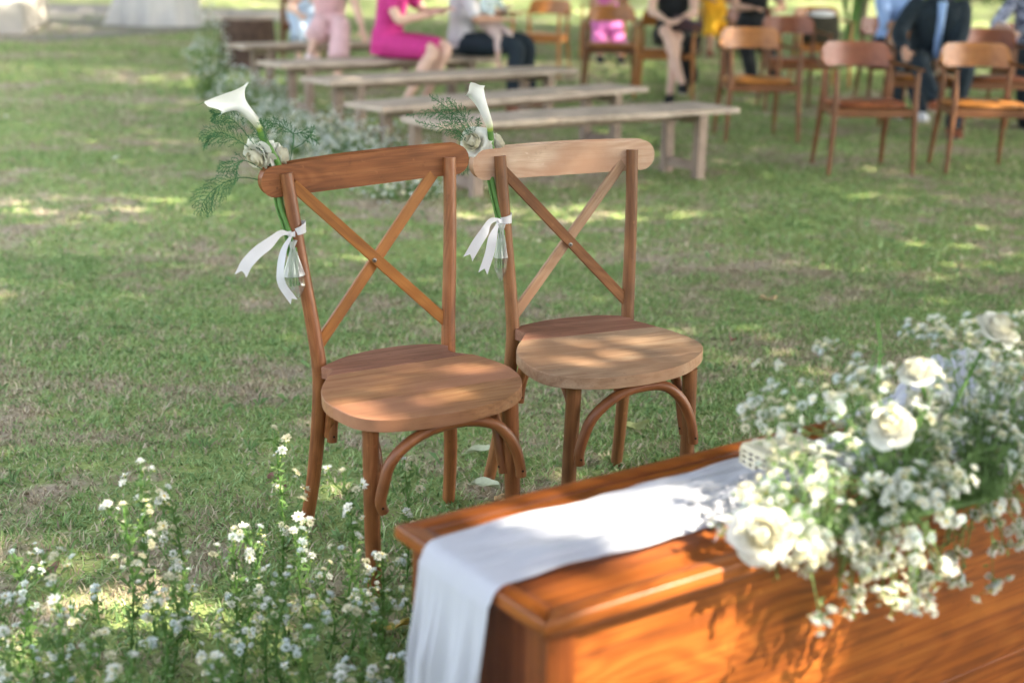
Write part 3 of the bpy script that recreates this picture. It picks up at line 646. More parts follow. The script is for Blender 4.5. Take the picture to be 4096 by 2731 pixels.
# ================================================================== FLOWERS: shared petals
def petal_mesh(name, L, W, cup, curl, mat, nx=5, ny=6, ruffle=0.0):
    """petal rising along +z from the origin, hollow towards -y; rim rolls back towards +y"""
    P = []
    for j in range(ny+1):
        t = j/ny; w = W*(.28+.95*t**.75)*(1-.22*t**5); row = []
        for i in range(nx+1):
            q = i/nx*2-1
            x = w*math.sin(q*1.25)/math.sin(1.25); z = L*t-.26*L*q*q*t**3+ruffle*L*math.sin(q*5+t*3)*t*.3-.12*L*max(0, curl)*t**4
            y = -cup*w*q*q*1.1+.55*L*cup*(.25-(t-.5)**2)+curl*L*t**4*.7*(1-.3*q*q)
            row.append((x, y, z))
        P.append(row)
    m = MB(); m.grid(P); return m.mesh(name, mat, True, None)
PET = [petal_mesh('inner_petal', .030, .013, .95, -.30, 'petal_cream'), petal_mesh('mid_petal', .034, .020, .70, .05, 'petal_cream', ruffle=.04),
       petal_mesh('outer_petal', .036, .026, .50, .40, 'petal', ruffle=.07), petal_mesh('loose_petal', .038, .028, .32, .65, 'petal', ruffle=.12)]
def rose(parent, loc, axis, size, seed, stem_to=None, full=1.0, mats=None):
    """a rose head: part, its petals sub-parts. size = head diameter"""
    rs = random.Random(seed); k = size/.075
    q = Vector(axis).normalized().to_track_quat('Z', 'Y')
    core = MB(); core.tube([(0, 0, .002), (0, 0, .012), (0, 0, .022), (0, 0, .031)], [.006, .0105, .0085, .003], 10)
    for a in range(5):
        th = a*2*math.pi/5; core.cur = 1
        core.tube([(0.004*math.cos(th), .004*math.sin(th), -.002), (.014*math.cos(th), .014*math.sin(th), -.006), (.022*math.cos(th), .022*math.sin(th), -.014)], [.003, .0025, .0006], 5)
    core.tube([(0, 0, .004), (0, 0, -.010), (0, 0, -.016)], [.010, .007, .003], 8)
    r = core.obj('rose', ['petal_cream', 'stem'], parent); r.location = loc; r.rotation_mode = 'QUATERNION'; r.rotation_quaternion = q; r.scale = (k, k, k)
    layers = [(0, 3, .005, 2, .004), (0, 4, .008, 7, .002), (1, 4, .010, 13, .000), (1, 5, .012, 22, -.003), (2, 5, .013, 34, -.005), (2, 5, .013, 50, -.007), (3, 5, .012, 68, -.009)]
    for li, (mi, n, rad, op, z) in enumerate(layers):
        for a in range(n):
            th = 2*math.pi*(a+rs.uniform(-.15, .15))/n+li*.9; o = link('petal', PET[mi], r)
            op2 = R(op*full+rs.uniform(-6, 6))
            # petal stands at radius rad, hollow side to the axis, opened outward by op2
            o.matrix_local = Matrix.Rotation(th, 4, 'Z') @ Matrix.Translation((0, rad, z)) @ Matrix.Rotation(-op2, 4, 'X') @ Matrix.Scale(rs.uniform(.88, 1.08), 4)
    return r

def fern_frond(mb, pts, blen, seed, up=npv(0, -.3, 1), dens=1.0, start=.3):
    rs = random.Random(seed); P = smooth_path(pts, 40); mb.tube(P, [.0011, .0008, .0004], 4, cap=False)
    L = sum(np.linalg.norm(P[i+1]-P[i]) for i in range(39)); nb = max(4, int(L/0.0062*dens)); side = 1
    def needles(Q, ln):
        l = sum(np.linalg.norm(Q[i+1]-Q[i]) for i in range(len(Q)-1)); n = max(3, int(l/.0019))
        for k in range(n):
            t = k/n*(len(Q)-1); i = int(t); p = Q[i]+(Q[min(i+1, len(Q)-1)]-Q[i])*(t-i); d = Q[min(i+1, len(Q)-1)]-Q[i]; d /= np.linalg.norm(d)+1e-9
            v = npv(rs.gauss(0, 1), rs.gauss(0, 1)*.7, rs.gauss(0, 1)); v -= (v@d)*d; v /= np.linalg.norm(v)+1e-9
            e = p+(d*.75+v*.8)*ln*rs.uniform(.6, 1.1); s = np.cross(e-p, npv(0, 1, 0)); s /= np.linalg.norm(s)+1e-9
            w = .00065; mb.add([p-s*w, p+s*w, e+s*w*.4, e-s*w*.4], [(0, 1, 2, 3)])
    for b in range(nb):
        t = start+(1-start)*b/nb; i = int(t*39); p = P[i]; d = P[min(i+1, 39)]-P[max(i-1, 0)]; d /= np.linalg.norm(d)
        sd = np.cross(d, npv(0, 1, 0)); sd /= np.linalg.norm(sd); side = -side
        ln = blen*(math.sin(math.pi*(.25+.72*(t-start)/(1-start))))*rs.uniform(.7, 1.15)
        o = d*.85+sd*side*.75+npv(0, rs.uniform(-.35, .35), 0); o /= np.linalg.norm(o)
        tip = p+o*ln+npv(0, 0, -.18*ln); mid = p+o*ln*.5+npv(0, 0, .05*ln)
        Q = smooth_path([p, mid, tip], 7); mb.tube(Q, [.0005, .00025], 3, cap=False); needles(Q[1:], .0062)
    needles(P[12:], .006)

def ribbon_strip(mb, pts, w0, w1, wdir, n=26, notch=True, thick=.0004):
    P = smooth_path(pts, n); W = smooth_path(wdir, n); rows = []
    for i in range(n):
        t = i/(n-1); w = (w0+(w1-w0)*min(1, t*2.4)); wd = W[i]/np.linalg.norm(W[i])
        rows.append([P[i]+wd*w*(s-.5)+(((P[i]-P[i-1])/np.linalg.norm(P[i]-P[i-1]))*(.55*w*abs(s-.5)*2-.3*w) if (notch and i == n-1) else 0) for s in (0, .25, .5, .75, 1)])
    mb.grid(rows)

def posy(key, calla, spathe_ctrl, stem_pts, fronds, roses, knot, tails, bag, label):
    t = empty('chair_posy', mat=chair_frame(CH[key]), label=label, cat='flower posy', group='calla lily posies tied to the cross back chairs')
    # calla lily: spathe wrapped round a centre line, opening to a flared, pointed mouth
    base, neck, mid, mouth, tipdir, flare, face = calla
    cl = smooth_path([base, neck, mid, mouth], 22); m = MB(); rows = []; G = []
    a, b = frame_of(cl[1]-cl[0], face)
    for i, p in enumerate(cl):
        t_ = i/(len(cl)-1); tn = cl[min(i+1, len(cl)-1)]-cl[max(i-1, 0)]; tn /= np.linalg.norm(tn)
        a = a-(a@tn)*tn; a /= np.linalg.norm(a); b = np.cross(tn, a); row = []; gr = []
        rr = .0068+.0105*t_**1.4+flare*max(0, t_-.72)**1.6
        for k in range(25):
            th = -math.pi*1.06+2*math.pi*1.06*k/24
            lip = max(0, (t_-.62)/.38)
            # the tip side (th=0) runs on further, the seam side (th=pi) dips
            tip = math.cos(th/1.06)
            tp = tip if tip > 0 else 0
            ext = lip*(tipdir[3]*max(0, tip)**9 + .010*tip)
            rk = rr*(1+.10*lip*tp**2+.03*math.sin(th*7+t_*9)*lip+(.05 if abs(th) > math.pi else 0))
            q = p+(b*math.cos(th)+a*math.sin(th))*rk*(1+.2*lip)+tn*ext+np.array(tipdir[:3])*tipdir[4]*lip*lip*max(0, tip)**8
            if i == len(cl)-1: q = q + (b*math.cos(th)+a*math.sin(th))*.004-tn*.002*abs(math.sin(th*4))
            row.append(q); gr.append((t_, rk*math.cos(th), rk*math.sin(th)))
        rows.append(row); G.append(gr)
    m.grid(rows, G)
    me = m.mesh('calla_spathe', 'calla', True, None); fo = link('calla_lily', me, t)
    tip = np.array(rows[-1][12]); m = MB(); td = np.array(tipdir[:3]); td = td/np.linalg.norm(td)
    m.tube(smooth_path([tip-td*.002, tip+td*.009+npv(0, 0, -.002), tip+td*.018+npv(0, 0, -.001)], 8), [.0012, .0007, .0003], 5); m.obj('petal_tip', 'stem', fo)
    m = MB(); m.tube(smooth_path([cl[3], cl[9], cl[15]], 8), [.0035, .0038, .002], 8); m.obj('spadix', 'flower_eye', fo)
    m = MB(); m.tube(smooth_path([cl[1]]+stem_pts, 30), [.0078, .0073, .0065, .0058], 12)
    m.obj('calla_stem', 'stem', t)
    m = MB()
    for off in ((-.006, .006), (.006, .004), (.002, .011), (-.010, .003)):
        m.tube(smooth_path([np.array(p)+npv(off[0], off[1], 0) for p in stem_pts[1:]], 16), .0026, 6)
    m.obj('stems', 'stem', t)
    for i, (pts, bl, st_) in enumerate(fronds):
        m = MB(); fern_frond(m, pts, bl, 31*i+ord(key), start=st_); m.obj('fern_frond', 'fern', t, smooth=False)
    for i, (loc, ax, sz, fl) in enumerate(roses): rose(t, loc, ax, sz, 5*i+ord(key), full=fl)
    # ribbon: band round the post, knot, two tails
    kx, ky, kz, px, py, pr, slope = knot
    m = MB(); rows = []
    for i in range(33):
        th = math.pi+2*math.pi*i/32; x = px+(pr+.0012)*math.cos(th); y = py+(pr+.0012)*math.sin(th)
        f = (math.cos(th)+1)/2; hh = .0065+.0060*f; zc = kz+slope*(x-kx)+.0
        rows.append([(x+(0 if f > .15 else (kx-px+pr)*.0), y, zc+s*hh) for s in (-1, -.5, 0, .5, 1)])
    m.grid(rows)
    ro = m.obj('ribbon', 'ribbon', t)
    m = MB(); m.grid([[np.array((kx, ky, kz))+np.array((dx, dy, s*(.004+.005*dx/.02))) for s in (-1, 0, 1)] for dx, dy in ((0, -.004), (.01, -.003), (px-pr*.6-kx, py-pr*.75-ky))])
    m.ball((kx, ky, kz), (.0065, .0065, .0075), 10, 8); m.ball((kx-.004, ky-.002, kz+.004), (.005, .004, .004), 8, 6); m.obj('ribbon_knot', 'ribbon', ro)
    for pts, w, wd in tails:
        m = MB(); ribbon_strip(m, pts, .006, w, wd); m.obj('ribbon_tail', 'ribbon', ro)
    # water filled plastic bag round the stem ends
    bx, by, bt, bw, bb, wx, wb = bag   # top centre x,y,z ; half width ; bottom z ; water line half-widths
    def bagshape(z0, z1, r0, r1, rf, n=40, m_=16, ph=0, pl=.0012, cx0=bx, cx1=wx):
        rows = []
        for j in range(m_+1):
            u = j/m_; z = z0+(z1-z0)*u; r = rf(u); row = []
            for i in range(n+1):
                th = 2*math.pi*i/n; rr = r+pl*math.sin(th*13+ph)*(.35+.65*(1-u) if z1 < z0 else 1)+.0006*math.sin(th*29)
                row.append((cx0+(cx1-cx0)*u+rr*math.cos(th), by+rr*.75*math.sin(th), z))
            rows.append(row)
        return rows
    zm = bt+(bb-bt)*.53
    m = MB(); m.grid(bagshape(bt, zm, 0, 0, lambda u: .005+(bw-.005)*u**1.15, pl=.0022)); bo = m.obj('water_bag', 'bag_fog', t)
    m = MB(); m.grid(bagshape(zm, bb, 0, 0, lambda u: bw*math.cos(u*math.pi/2)**.75*(1-.12*math.sin(u*9))+.0006, ph=1, pl=.0008, cx0=wx, cx1=wb)); m.obj('bag_bottom', 'bag_clear', bo)
    m = MB(); m.grid(bagshape(bt+.016, bt-.004, 0, 0, lambda u: .0045+.006*(1-u)**1.5, pl=.0014)); m.obj('bag_neck', 'bag_fog', bo)
    m = MB()
    for dx in (-.008, 0, .008, .014): m.tube([(bx+dx*.4, by, bt), (wx+dx, by+dx*.3, zm), (wx+dx, by, zm+(bb-zm)*.45)], .0032, 6)
    m.obj('stem_end', 'stem', bo)
    return t

Y = .072
def v3(p, y=Y): return npv(p[0], y, p[1])
posy('L',
     calla=(v3((-.243, .975)), v3((-.250, .997)), v3((-.276, 1.031)), v3((-.298, 1.054)), (-1, -.15, -.25, .018, .062), .15, (0, -1, .25)),
     spathe_ctrl=None,
     stem_pts=[v3((-.240, .965)), v3((-.227, .943)), v3((-.205, .896)), npv(-.208, .078, .86), npv(-.212, .055, .81), npv(-.203, .028, .755), npv(-.200, .020, .70)],
     fronds=[([v3((-.222, .894), .08), v3((-.254, .944), .08), v3((-.291, .996), .08), v3((-.323, 1.021), .08), v3((-.344, 1.022), .08)], .040, .42),
             ([v3((-.224, .894), .085), v3((-.265, .939), .085), v3((-.306, .969), .09), v3((-.34, .980), .09), v3((-.372, .966), .09)], .048, .35),
             ([v3((-.234, .886), .08), v3((-.281, .915), .08), v3((-.31, .908), .07), v3((-.345, .906), .07)], .034, .3),
             ([v3((-.240, .865), .082), v3((-.284, .877), .08), v3((-.312, .877), .07), v3((-.349, .863), .07), v3((-.378, .838), .07), v3((-.392, .805), .07)], .052, .28),
             ([v3((-.222, .894), .075), v3((-.237, .946), .07), v3((-.261, .990), .07)], .026, .25),
             ([v3((-.224, .894), .075), v3((-.232, .930), .065), v3((-.236, .985), .065), v3((-.246, 1.005), .065)], .018, .5),
             ([v3((-.178, .892), .09), v3((-.169, .927), .09), v3((-.165, .963), .09), v3((-.196, .985), .09), v3((-.222, .995), .09)], .030, .50),
             ([v3((-.167, .929), .09), v3((-.144, .94), .09), v3((-.125, .958), .09), v3((-.116, .977), .09)], .014, .45),
             ([v3((-.165, .963), .09), v3((-.138, .962), .09), v3((-.104, .934), .09)], .022, .15)],
     roses=[((-.246, .088, .926), (-.7, -.45, -.45), .062, 1.0), ((-.203, .098, .914), (.75, -.25, .15), .058, 1.15)],
     knot=(-.204, .018, .752, -.181, .0345, .0170, .28),
     tails=[([npv(-.206, .014, .755), npv(-.229, .004, .760), npv(-.256, -.004, .744), npv(-.289, -.010, .726), npv(-.314, -.014, .705), npv(-.327, -.014, .684)], .027,
             [npv(.0, -.2, 1), npv(-.1, -.2, 1), npv(-.35, -.1, 1), npv(-.5, .1, .9), npv(-.7, .1, .7), npv(-.95, .1, .4)]),
            ([npv(-.205, .012, .748), npv(-.226, .000, .721), npv(-.238, -.006, .678), npv(-.236, -.008, .645), npv(-.214, -.010, .606)], .019,
             [npv(1, -.2, -.5), npv(.8, -.5, -.3), npv(.6, -.7, .0), npv(.9, -.4, .15), npv(.9, -.1, .55)])],
     bag=(-.201, .012, .722, .0265, .602, -.203, -.196),
     label='calla lily posy with two white roses and wide fern sprays tied to the left chair')
posy('R',
     calla=(v3((-.199, .932)), v3((-.203, .955)), v3((-.222, 1.000)), v3((-.240, 1.036)), (-.55, -.55, .10, .020, .012), .018, (-.2, -1, .1)),
     spathe_ctrl=None,
     stem_pts=[v3((-.198, .925)), v3((-.197, .905)), v3((-.194, .885)), npv(-.196, .076, .85), npv(-.198, .055, .81), npv(-.188, .028, .735), npv(-.185, .020, .69)],
     fronds=[([v3((-.214, .884), .085), v3((-.245, .922), .085), v3((-.292, .982), .085), v3((-.353, 1.028), .085)], .030, .35),
             ([v3((-.214, .884), .09), v3((-.272, .931), .09), v3((-.319, .980), .09), v3((-.409, .980), .09)], .026, .35),
             ([v3((-.214, .884), .09), v3((-.253, .908), .09), v3((-.299, .939), .09), v3((-.387, .965), .09)], .020, .4),
             ([v3((-.214, .884), .09), v3((-.250, .950), .09), v3((-.304, 1.019), .09)], .034, .35),
             ([v3((-.210, .884), .095), v3((-.222, .93), .095), v3((-.222, .965), .095)], .014, .5),
             ([v3((-.214, .884), .09), v3((-.241, .863), .09), v3((-.276, .828), .09)], .022, .25)],
     roses=[((-.232, .088, .906), (-.55, -.6, .28), .066, 1.05), ((-.178, .100, .898), (.7, -.2, .5), .054, 1.1)],
     knot=(-.196, .016, .722, -.174, .0305, .0168, .10),
     tails=[([npv(-.198, .012, .728), npv(-.222, .002, .726), npv(-.240, -.006, .704), npv(-.262, -.010, .676), npv(-.282, -.012, .645)], .026,
             [npv(.1, -.2, 1), npv(-.2, -.2, 1), npv(-.65, -.1, .8), npv(-.8, .1, .6), npv(-.85, .1, .5)]),
            ([npv(-.199, .010, .718), npv(-.216, -.002, .690), npv(-.226, -.006, .650), npv(-.243, -.010, .605)], .024,
             [npv(.6, -.3, -.5), npv(1, -.2, -.3), npv(1, -.1, -.1), npv(1, -.1, -.3)])],
     bag=(-.190, .010, .700, .0185, .571, -.189, -.190),
     label='calla lily posy with an upright narrow flower and white roses tied to the right chair')

# ================================================================== FLOWER TABLE
TW = .6127; TZ = .52; TWID = .39; TLEN = 1.55
TM = Matrix.Translation((.050, 1.700, 0)) @ Matrix.Rotation(TW, 4, 'Z')     # x along the table, y across, origin at the near left corner of the top
tb = empty('wooden_table', mat=TM, label='varnished orange teak table with moulded rim under the white runner', cat='table')
FR = .036
def mitre(p0, p1, p2, p3, nm, mat, z0, z1, ch, gr):
    m = MB(); m.board([p0, p1, p2, p3], z0, z1, ch, gr); return m.obj(nm, mat, tb, sharp=50)
e_ = .0004
L_, W_ = TLEN, TWID
mitre((e_, 0), (L_-e_, 0), (L_-FR, FR-e_), (FR, FR-e_), 'frame_board', 'table_wood', TZ-.024, TZ, .0032, 0)
mitre((FR, W_-FR+e_), (L_-FR, W_-FR+e_), (L_-e_, W_), (e_, W_), 'frame_board', 'table_wood', TZ-.024, TZ, .0032, 0)
mitre((0, e_), (FR-e_, FR), (FR-e_, W_-FR), (0, W_-e_), 'frame_board', 'table_wood', TZ-.024, TZ, .0032, 1)
mitre((L_-FR+e_, FR), (L_, e_), (L_, W_-e_), (L_-FR+e_, W_-FR), 'frame_board', 'table_wood', TZ-.024, TZ, .0032, 1)
# a stepped bead inside the frame, then the top boards a few millimetres lower
bd = MB()
for (a, b_) in (((FR, FR), (L_-FR, FR)), ((L_-FR, FR), (L_-FR, W_-FR)), ((L_-FR, W_-FR), (FR, W_-FR)), ((FR, W_-FR), (FR, FR))):
    d = np.array(b_)-np.array(a); d = d/np.linalg.norm(d)
    bd.tube([(a[0], a[1], TZ-.0040), (b_[0], b_[1], TZ-.0040)], .0030, 8)
bd.obj('bead', 'table_dark', tb)
for k, (y0, y1) in enumerate(((.0402, .140), (.1408, .250), (.2508, .3498))):
    m = MB(); m.board([(FR+.0042, y0), (L_-FR-.0042, y0), (L_-FR-.0042, y1), (FR+.0042, y1)], TZ-.022, TZ-.0040, .0012, 0); m.obj('top_board', 'table_wood', tb)
# cove moulding under the top
for nm, (x0, y0, x1, y1) in (('moulding', (.018, .018, L_-.018, .018)), ('moulding', (.018, .018, .018, W_-.018)), ('moulding', (.018, W_-.018, L_-.018, W_-.018))):
    m = MB(); m.tube([(x0, y0, TZ-.030), (x1, y1, TZ-.030)], .0068, 10); m.obj(nm, 'table_dark', tb)
for (x, y) in ((.044, .044), (.044, W_-.044), (L_-.044, .044), (L_-.044, W_-.044)):
    m = MB(); m.box((x, y, (TZ-.036)/2), (.048, .048, TZ-.040), .003, 2); m.obj('corner_post', 'table_dark', tb)
for k in range(2):
    z0 = .03+k*.120; hh = (.1192, .330)[k]; m = MB(); m.board([(.071, .030), (L_-.071, .030), (L_-.071, .046), (.071, .046)], z0, z0+hh, .0012, 0); m.obj('front_board', 'table_wood', tb)
    m = MB(); m.board([(.071, W_-.046), (L_-.071, W_-.046), (L_-.071, W_-.030), (.071, W_-.030)], z0, z0+hh, .0012, 0); m.obj('rear_board', 'table_wood', tb)
for x in (.030, L_-.046):
    m = MB(); m.board([(x, .071), (x+.016, .071), (x+.016, W_-.071), (x, W_-.071)], .03, .48, .0015, 2); m.obj('side_panel', 'table_dark', tb)

# runner: hangs over the left end, lies along the top with soft folds
def runner():
    rows = []; G = []; rs = np.random.RandomState(5)
    hang = .44; tot = hang+1.30; nu, nv = 210, 60
    for i in range(nu+1):
        s = -hang+tot*i/nu
        rr = .020; row = []
        for j in range(nv+1):
            v = j/nv
            if s >= rr: x = -.006+s; z = TZ+.0045; nx, nz = 0, 1
            elif s > -rr:
                a = (rr-s)/(2*rr)*math.pi/2; x = -.006+rr*(1-math.sin(a))-.0; z = TZ+.0045-rr*(1-math.cos(a)); nx, nz = -math.sin(a), math.cos(a)
            else: x = -.010-.0; z = TZ+.0045-rr-(-rr-s); nx, nz = -1, 0
            h = max(0, min(1, (-s)/.16)); top = max(0, min(1, (s+.02)/.15))
            w0, w1 = .112-.010*h-.010*math.sin(s*5), .292+.006*math.sin(s*7+1)+.028*h*(-s/.44)
            if s > .3: w0 += .02*math.sin((s-.3)*4); w1 += .01*math.sin((s-.3)*6)
            y = w0+(w1-w0)*v
            # folds: deep, vertical on the hanging part; faint and diagonal on the top
            fo = (.0085*math.sin(v*21+1.1*math.sin(v*5)+.9*s*3)+.005*math.sin(v*47+2*math.sin(v*7)))*h
            f2 = .0022*(1+math.sin(v*16+s*10+math.sin(s*9)*1.5))*top+.0016*(1+math.sin(v*38-s*14))*top*(1-abs(2*v-1))
            f2 += .0012*(1+math.sin(v*61+s*33+3*math.sin(s*17)))*top+.0016*(1+math.sin(s*46+v*9+2*math.sin(v*11)))*top*v*(1-v)*4
            f2 += .012*max(0, math.sin(s*6.5-1.0))**6*top*math.sin(math.pi*v)*(s > .15)
            f2 += (.0042*mnoise.noise(Vector((s*5.5, v*7.0, 1.3)))+.0022*mnoise.noise(Vector((s*14+v*6, v*19.0, 4.1)))+.0035)*top+(.0012 if j in (0, 1, nv-1, nv) else 0)
            off = max(f2, 0.0)+(fo+.013)*h
            bell = -.022*h*(-s/.44)
            row.append((x+nx*off+(bell if s < 0 else 0), y+.006*h*math.cos(v*21), z+nz*off))
        rows.append(row)
    m = MB(); m.grid(rows); return m
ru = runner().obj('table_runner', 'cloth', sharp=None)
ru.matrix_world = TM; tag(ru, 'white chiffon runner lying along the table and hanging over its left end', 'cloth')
# crumpled end of a second cloth on the right of the table
rows = []
for i in range(61):
    row = []
    for j in range(61):
        u, v = i/60*2-1, j/60*2-1; r = math.hypot(u, v)
        hgt = .075*max(0, 1-r**1.6)**.7*(1+.35*math.sin(u*6+v*3)+.22*math.sin(v*13+u*5)+.12*math.sin(u*21))
        row.append((u*.19*(1+.07*math.sin(v*9)), v*.13*(1+.07*math.sin(u*8)), hgt+.004+.004*(1+math.sin(u*30+v*14))))
    rows.append(row)
m = MB(); m.grid(rows); cr = m.obj('folded_cloth', 'cloth', None, sharp=None)
cr.matrix_world = TM @ Matrix.Translation((1.13, .235, TZ)) @ Matrix.Scale(1.25, 4, (0, 0, 1)) ; tag(cr, 'crumpled pale blue-white cloth heaped on the table behind the flowers', 'cloth')

# cream basket with rows of slots
bk = empty('slotted_basket', mat=TM @ Matrix.Translation((.672, .240, TZ+.010)) @ Matrix.Rotation(R(-6), 4, 'Z'), label='small cream plastic basket with rows of slots on the table beside the flowers', cat='basket')
m = MB(); bw, bd_, bh = .115, .070, .034
for (c0, c1) in (((-bw/2, -bd_/2), (bw/2, -bd_/2)), ((bw/2, -bd_/2), (bw/2, bd_/2)), ((bw/2, bd_/2), (-bw/2, bd_/2)), ((-bw/2, bd_/2), (-bw/2, -bd_/2))):
    c0, c1 = np.array(c0), np.array(c1); L0 = np.linalg.norm(c1-c0)
    for z in (.003, .0125, .022, .0315):
        m.beam((*c0, z), (*c1, z), .0022, .0042 if z < .03 else .006, .0004)
    nb = int(L0/.0165)
    for k in range(nb+1):
        p = c0+(c1-c0)*k/nb; m.beam((*p, 0), (*p, bh-.001), .0024, .0058, .0004, up=(c1-c0)[0:2].tolist()+[0])
m.obj('slotted_wall', 'cream_plastic', bk)
m = MB(); m.box((0, 0, .0015), (bw-.004, bd_-.004, .002), .0004); m.obj('base', 'cream_plastic', bk)
m = MB(); m.box((0, 0, .016), (bw-.016, bd_-.016, .024), .004); m.obj('shade_fill', 'dark_inside', bk)  # solid dark block, its colour standing in for the shade inside the basket
m = MB(); m.board([(x*(1+.06), y*(1+.06)) for x, y in ((-.0575, -.029), (-.052, -.035), (.052, -.035), (.0575, -.029), (.0575, .029), (.052, .035), (-.052, .035), (-.0575, .029))], bh, bh+.005, .0015); m.obj('lid', 'cream_plastic', bk)

# ================================================================== FILLER BLOSSOMS
def blossom_mesh(name, kind, mat, seed):
    rs = random.Random(seed); m = MB()
    if kind == 'ball':      # small double flower, a tuft of short petals
        for ring, (n, rad, op) in enumerate(((5, .0016, 20), (7, .0022, 50), (8, .0024, 82))):
            for k in range(n):
                th = 2*math.pi*(k+.5*ring)/n+rs.uniform(-.2, .2); o = R(op+rs.uniform(-10, 10)); L = .0058*rs.uniform(.85, 1.1); w = .0021
                rad_v = npv(math.cos(th), math.sin(th), 0); sd = npv(-math.sin(th), math.cos(th), 0); up = npv(0, 0, 1)
                d = up*math.cos(o)+rad_v*math.sin(o); nn = rad_v*math.cos(o)-up*math.sin(o)
                p = rad_v*rad
                m.add([p, p+d*L*.5+sd*w-nn*.0006, p+d*L-nn*.0002, p+d*L*.5-sd*w-nn*.0006], [(0, 1, 2, 3)])
    else:                   # open daisy-like flower
        n = 9
        for k in range(n):
            th = 2*math.pi*k/n+rs.uniform(-.12, .12); o = R(72+rs.uniform(-12, 10)); L = .0090*rs.uniform(.85, 1.1); w = .0020
            rad_v = npv(math.cos(th), math.sin(th), 0); sd = npv(-math.sin(th), math.cos(th), 0); up = npv(0, 0, 1)
            d = up*math.cos(o)+rad_v*math.sin(o); p = rad_v*.001
            m.add([p-sd*.0006, p+d*L*.55-sd*w, p+d*L, p+d*L*.55+sd*w, p+sd*.0006], [(0, 1, 2, 3, 4)])
        m.cur = 1; m.ball((0, 0, .0008), (.0022, .0022, .0014), 6, 4); m.cur = 0
    m.cur = 2; m.tube([(0, 0, -.004), (0, 0, .001)], [.0007, .0016], 4)
    return m.mesh(name, [mat, 'flower_eye', 'stem'], True, None)
BL = [blossom_mesh('blossom', 'ball', 'tiny_petal', 1), blossom_mesh('blossom', 'ball', 'tiny_cream', 2), blossom_mesh('blossom', 'daisy', 'tiny_petal', 3),
      blossom_mesh('blossom', 'ball', 'tiny_blue', 4), blossom_mesh('blossom', 'daisy', 'tiny_cream', 5)]
def put_blossom(parent, loc, scale, rs, weights=(5, 3, 2, 2, 1), up=None):
    o = link('blossom', rs.choices(BL, weights)[0], parent)
    d = Vector((rs.gauss(0, .6), rs.gauss(0, .6), 1.0)) if up is None else Vector(up)+Vector((rs.gauss(0, .5), rs.gauss(0, .5), rs.gauss(0, .5)))
    M = d.to_track_quat('Z', 'Y').to_matrix().to_4x4(); M = Matrix.Translation(loc) @ M @ Matrix.Rotation(rs.uniform(0, 6.3), 4, 'Z') @ Matrix.Scale(scale, 4)
    o.matrix_local = M; return o
def leaflets(mb, p, d, n, rs, ln=.014):
    for _ in range(n):
        v = np.array([rs.gauss(0, 1) for _ in range(3)]); v = v+d*.6; v /= np.linalg.norm(v); s = np.cross(v, npv(rs.gauss(0, 1), rs.gauss(0, 1), 1)); s /= np.linalg.norm(s)+1e-9
        l = ln*rs.uniform(.6, 1.2); q = p+npv(rs.gauss(0, .003), rs.gauss(0, .003), rs.gauss(0, .003)); w = l*.16
        mb.add([q, q+v*l*.5+s*w, q+v*l, q+v*l*.5-s*w], [(0, 1, 2, 3)])

def filler_plant(x, y, h, nb, label, group, seed, spread=.05, scale=1.0, lean=(0, 0), weights=(5, 4, 2, 1, 1)):
    """an upright sprig of small white flowers standing in the lawn: stem, leaves, blossoms"""
    rs = random.Random(seed); t = empty('white_flower_sprig', (x, y, 0), label=label, cat='flowers', group=group)
    sm = MB(); lm = MB(); bs = MB(); top = npv(lean[0], lean[1], h); main = smooth_path([npv(0, 0, -.01), top*.5+npv(rs.gauss(0, .012), rs.gauss(0, .012), 0), top], 14)
    sm.tube(main, [.0026, .0020, .0011], 5); pts = []
    nb = int(nb*.8); nbr = max(3, int(nb/2.6))
    for b in range(nbr):
        u = .38+.6*b/nbr; p = main[int(u*13)]; a = rs.uniform(0, 6.28); ln = spread*(1.25-u*.55)*rs.uniform(.7, 1.3)*1.5
        e = p+npv(math.cos(a)*ln*.62, math.sin(a)*ln*.62, ln*1.0); q = smooth_path([p, (p+e)/2+npv(math.cos(a)*ln*.12, math.sin(a)*ln*.12, -.003), e], 6); sm.tube(q, [.0013, .0008], 4)
        pts.append((e, q[-1]-q[-2])); leaflets(lm, q[2], q[3]-q[2], 2, rs); leaflets(lm, q[4], q[3]-q[2], 1, rs, .010)
        for _ in range(rs.choice((1, 1, 2, 2))):
            aa = rs.uniform(0, 6.28); r2 = spread*.28*rs.uniform(.5, 1.2); e2 = q[3]+npv(math.cos(aa)*r2, math.sin(aa)*r2, r2*1.3); sm.tube([q[3], e2], [.0009, .0006], 3, cap=False); pts.append((e2, e2-q[3]))
    for u in np.linspace(.05, .95, int(h*95)): leaflets(lm, main[int(u*13)], npv(0, 0, 1), 5, rs, .022)
    pts.append((main[-1], npv(0, 0, 1)))
    for _ in range(int(nb*1.2)):
        q = rs.choice(pts)[0]+npv(rs.gauss(0, .006), rs.gauss(0, .006), rs.uniform(-.022, .002)); bs.ball(q, rs.uniform(.0014, .0026), 6, 4)
    bs.obj('buds', 'bud', t, sharp=None)['kind'] = 'stuff'
    sm.obj('stem', 'stem', t, sharp=None); tag(lm.obj('leaves', 'leafgreen', t, smooth=False), kind='stuff')
    for p, d in pts[:nb+4]: put_blossom(t, p, scale*rs.uniform(.7, 1.25), rs, weights, up=d/np.linalg.norm(d)+npv(0, 0, .6))
    return t
GF = 'white flower sprigs in the left foreground'
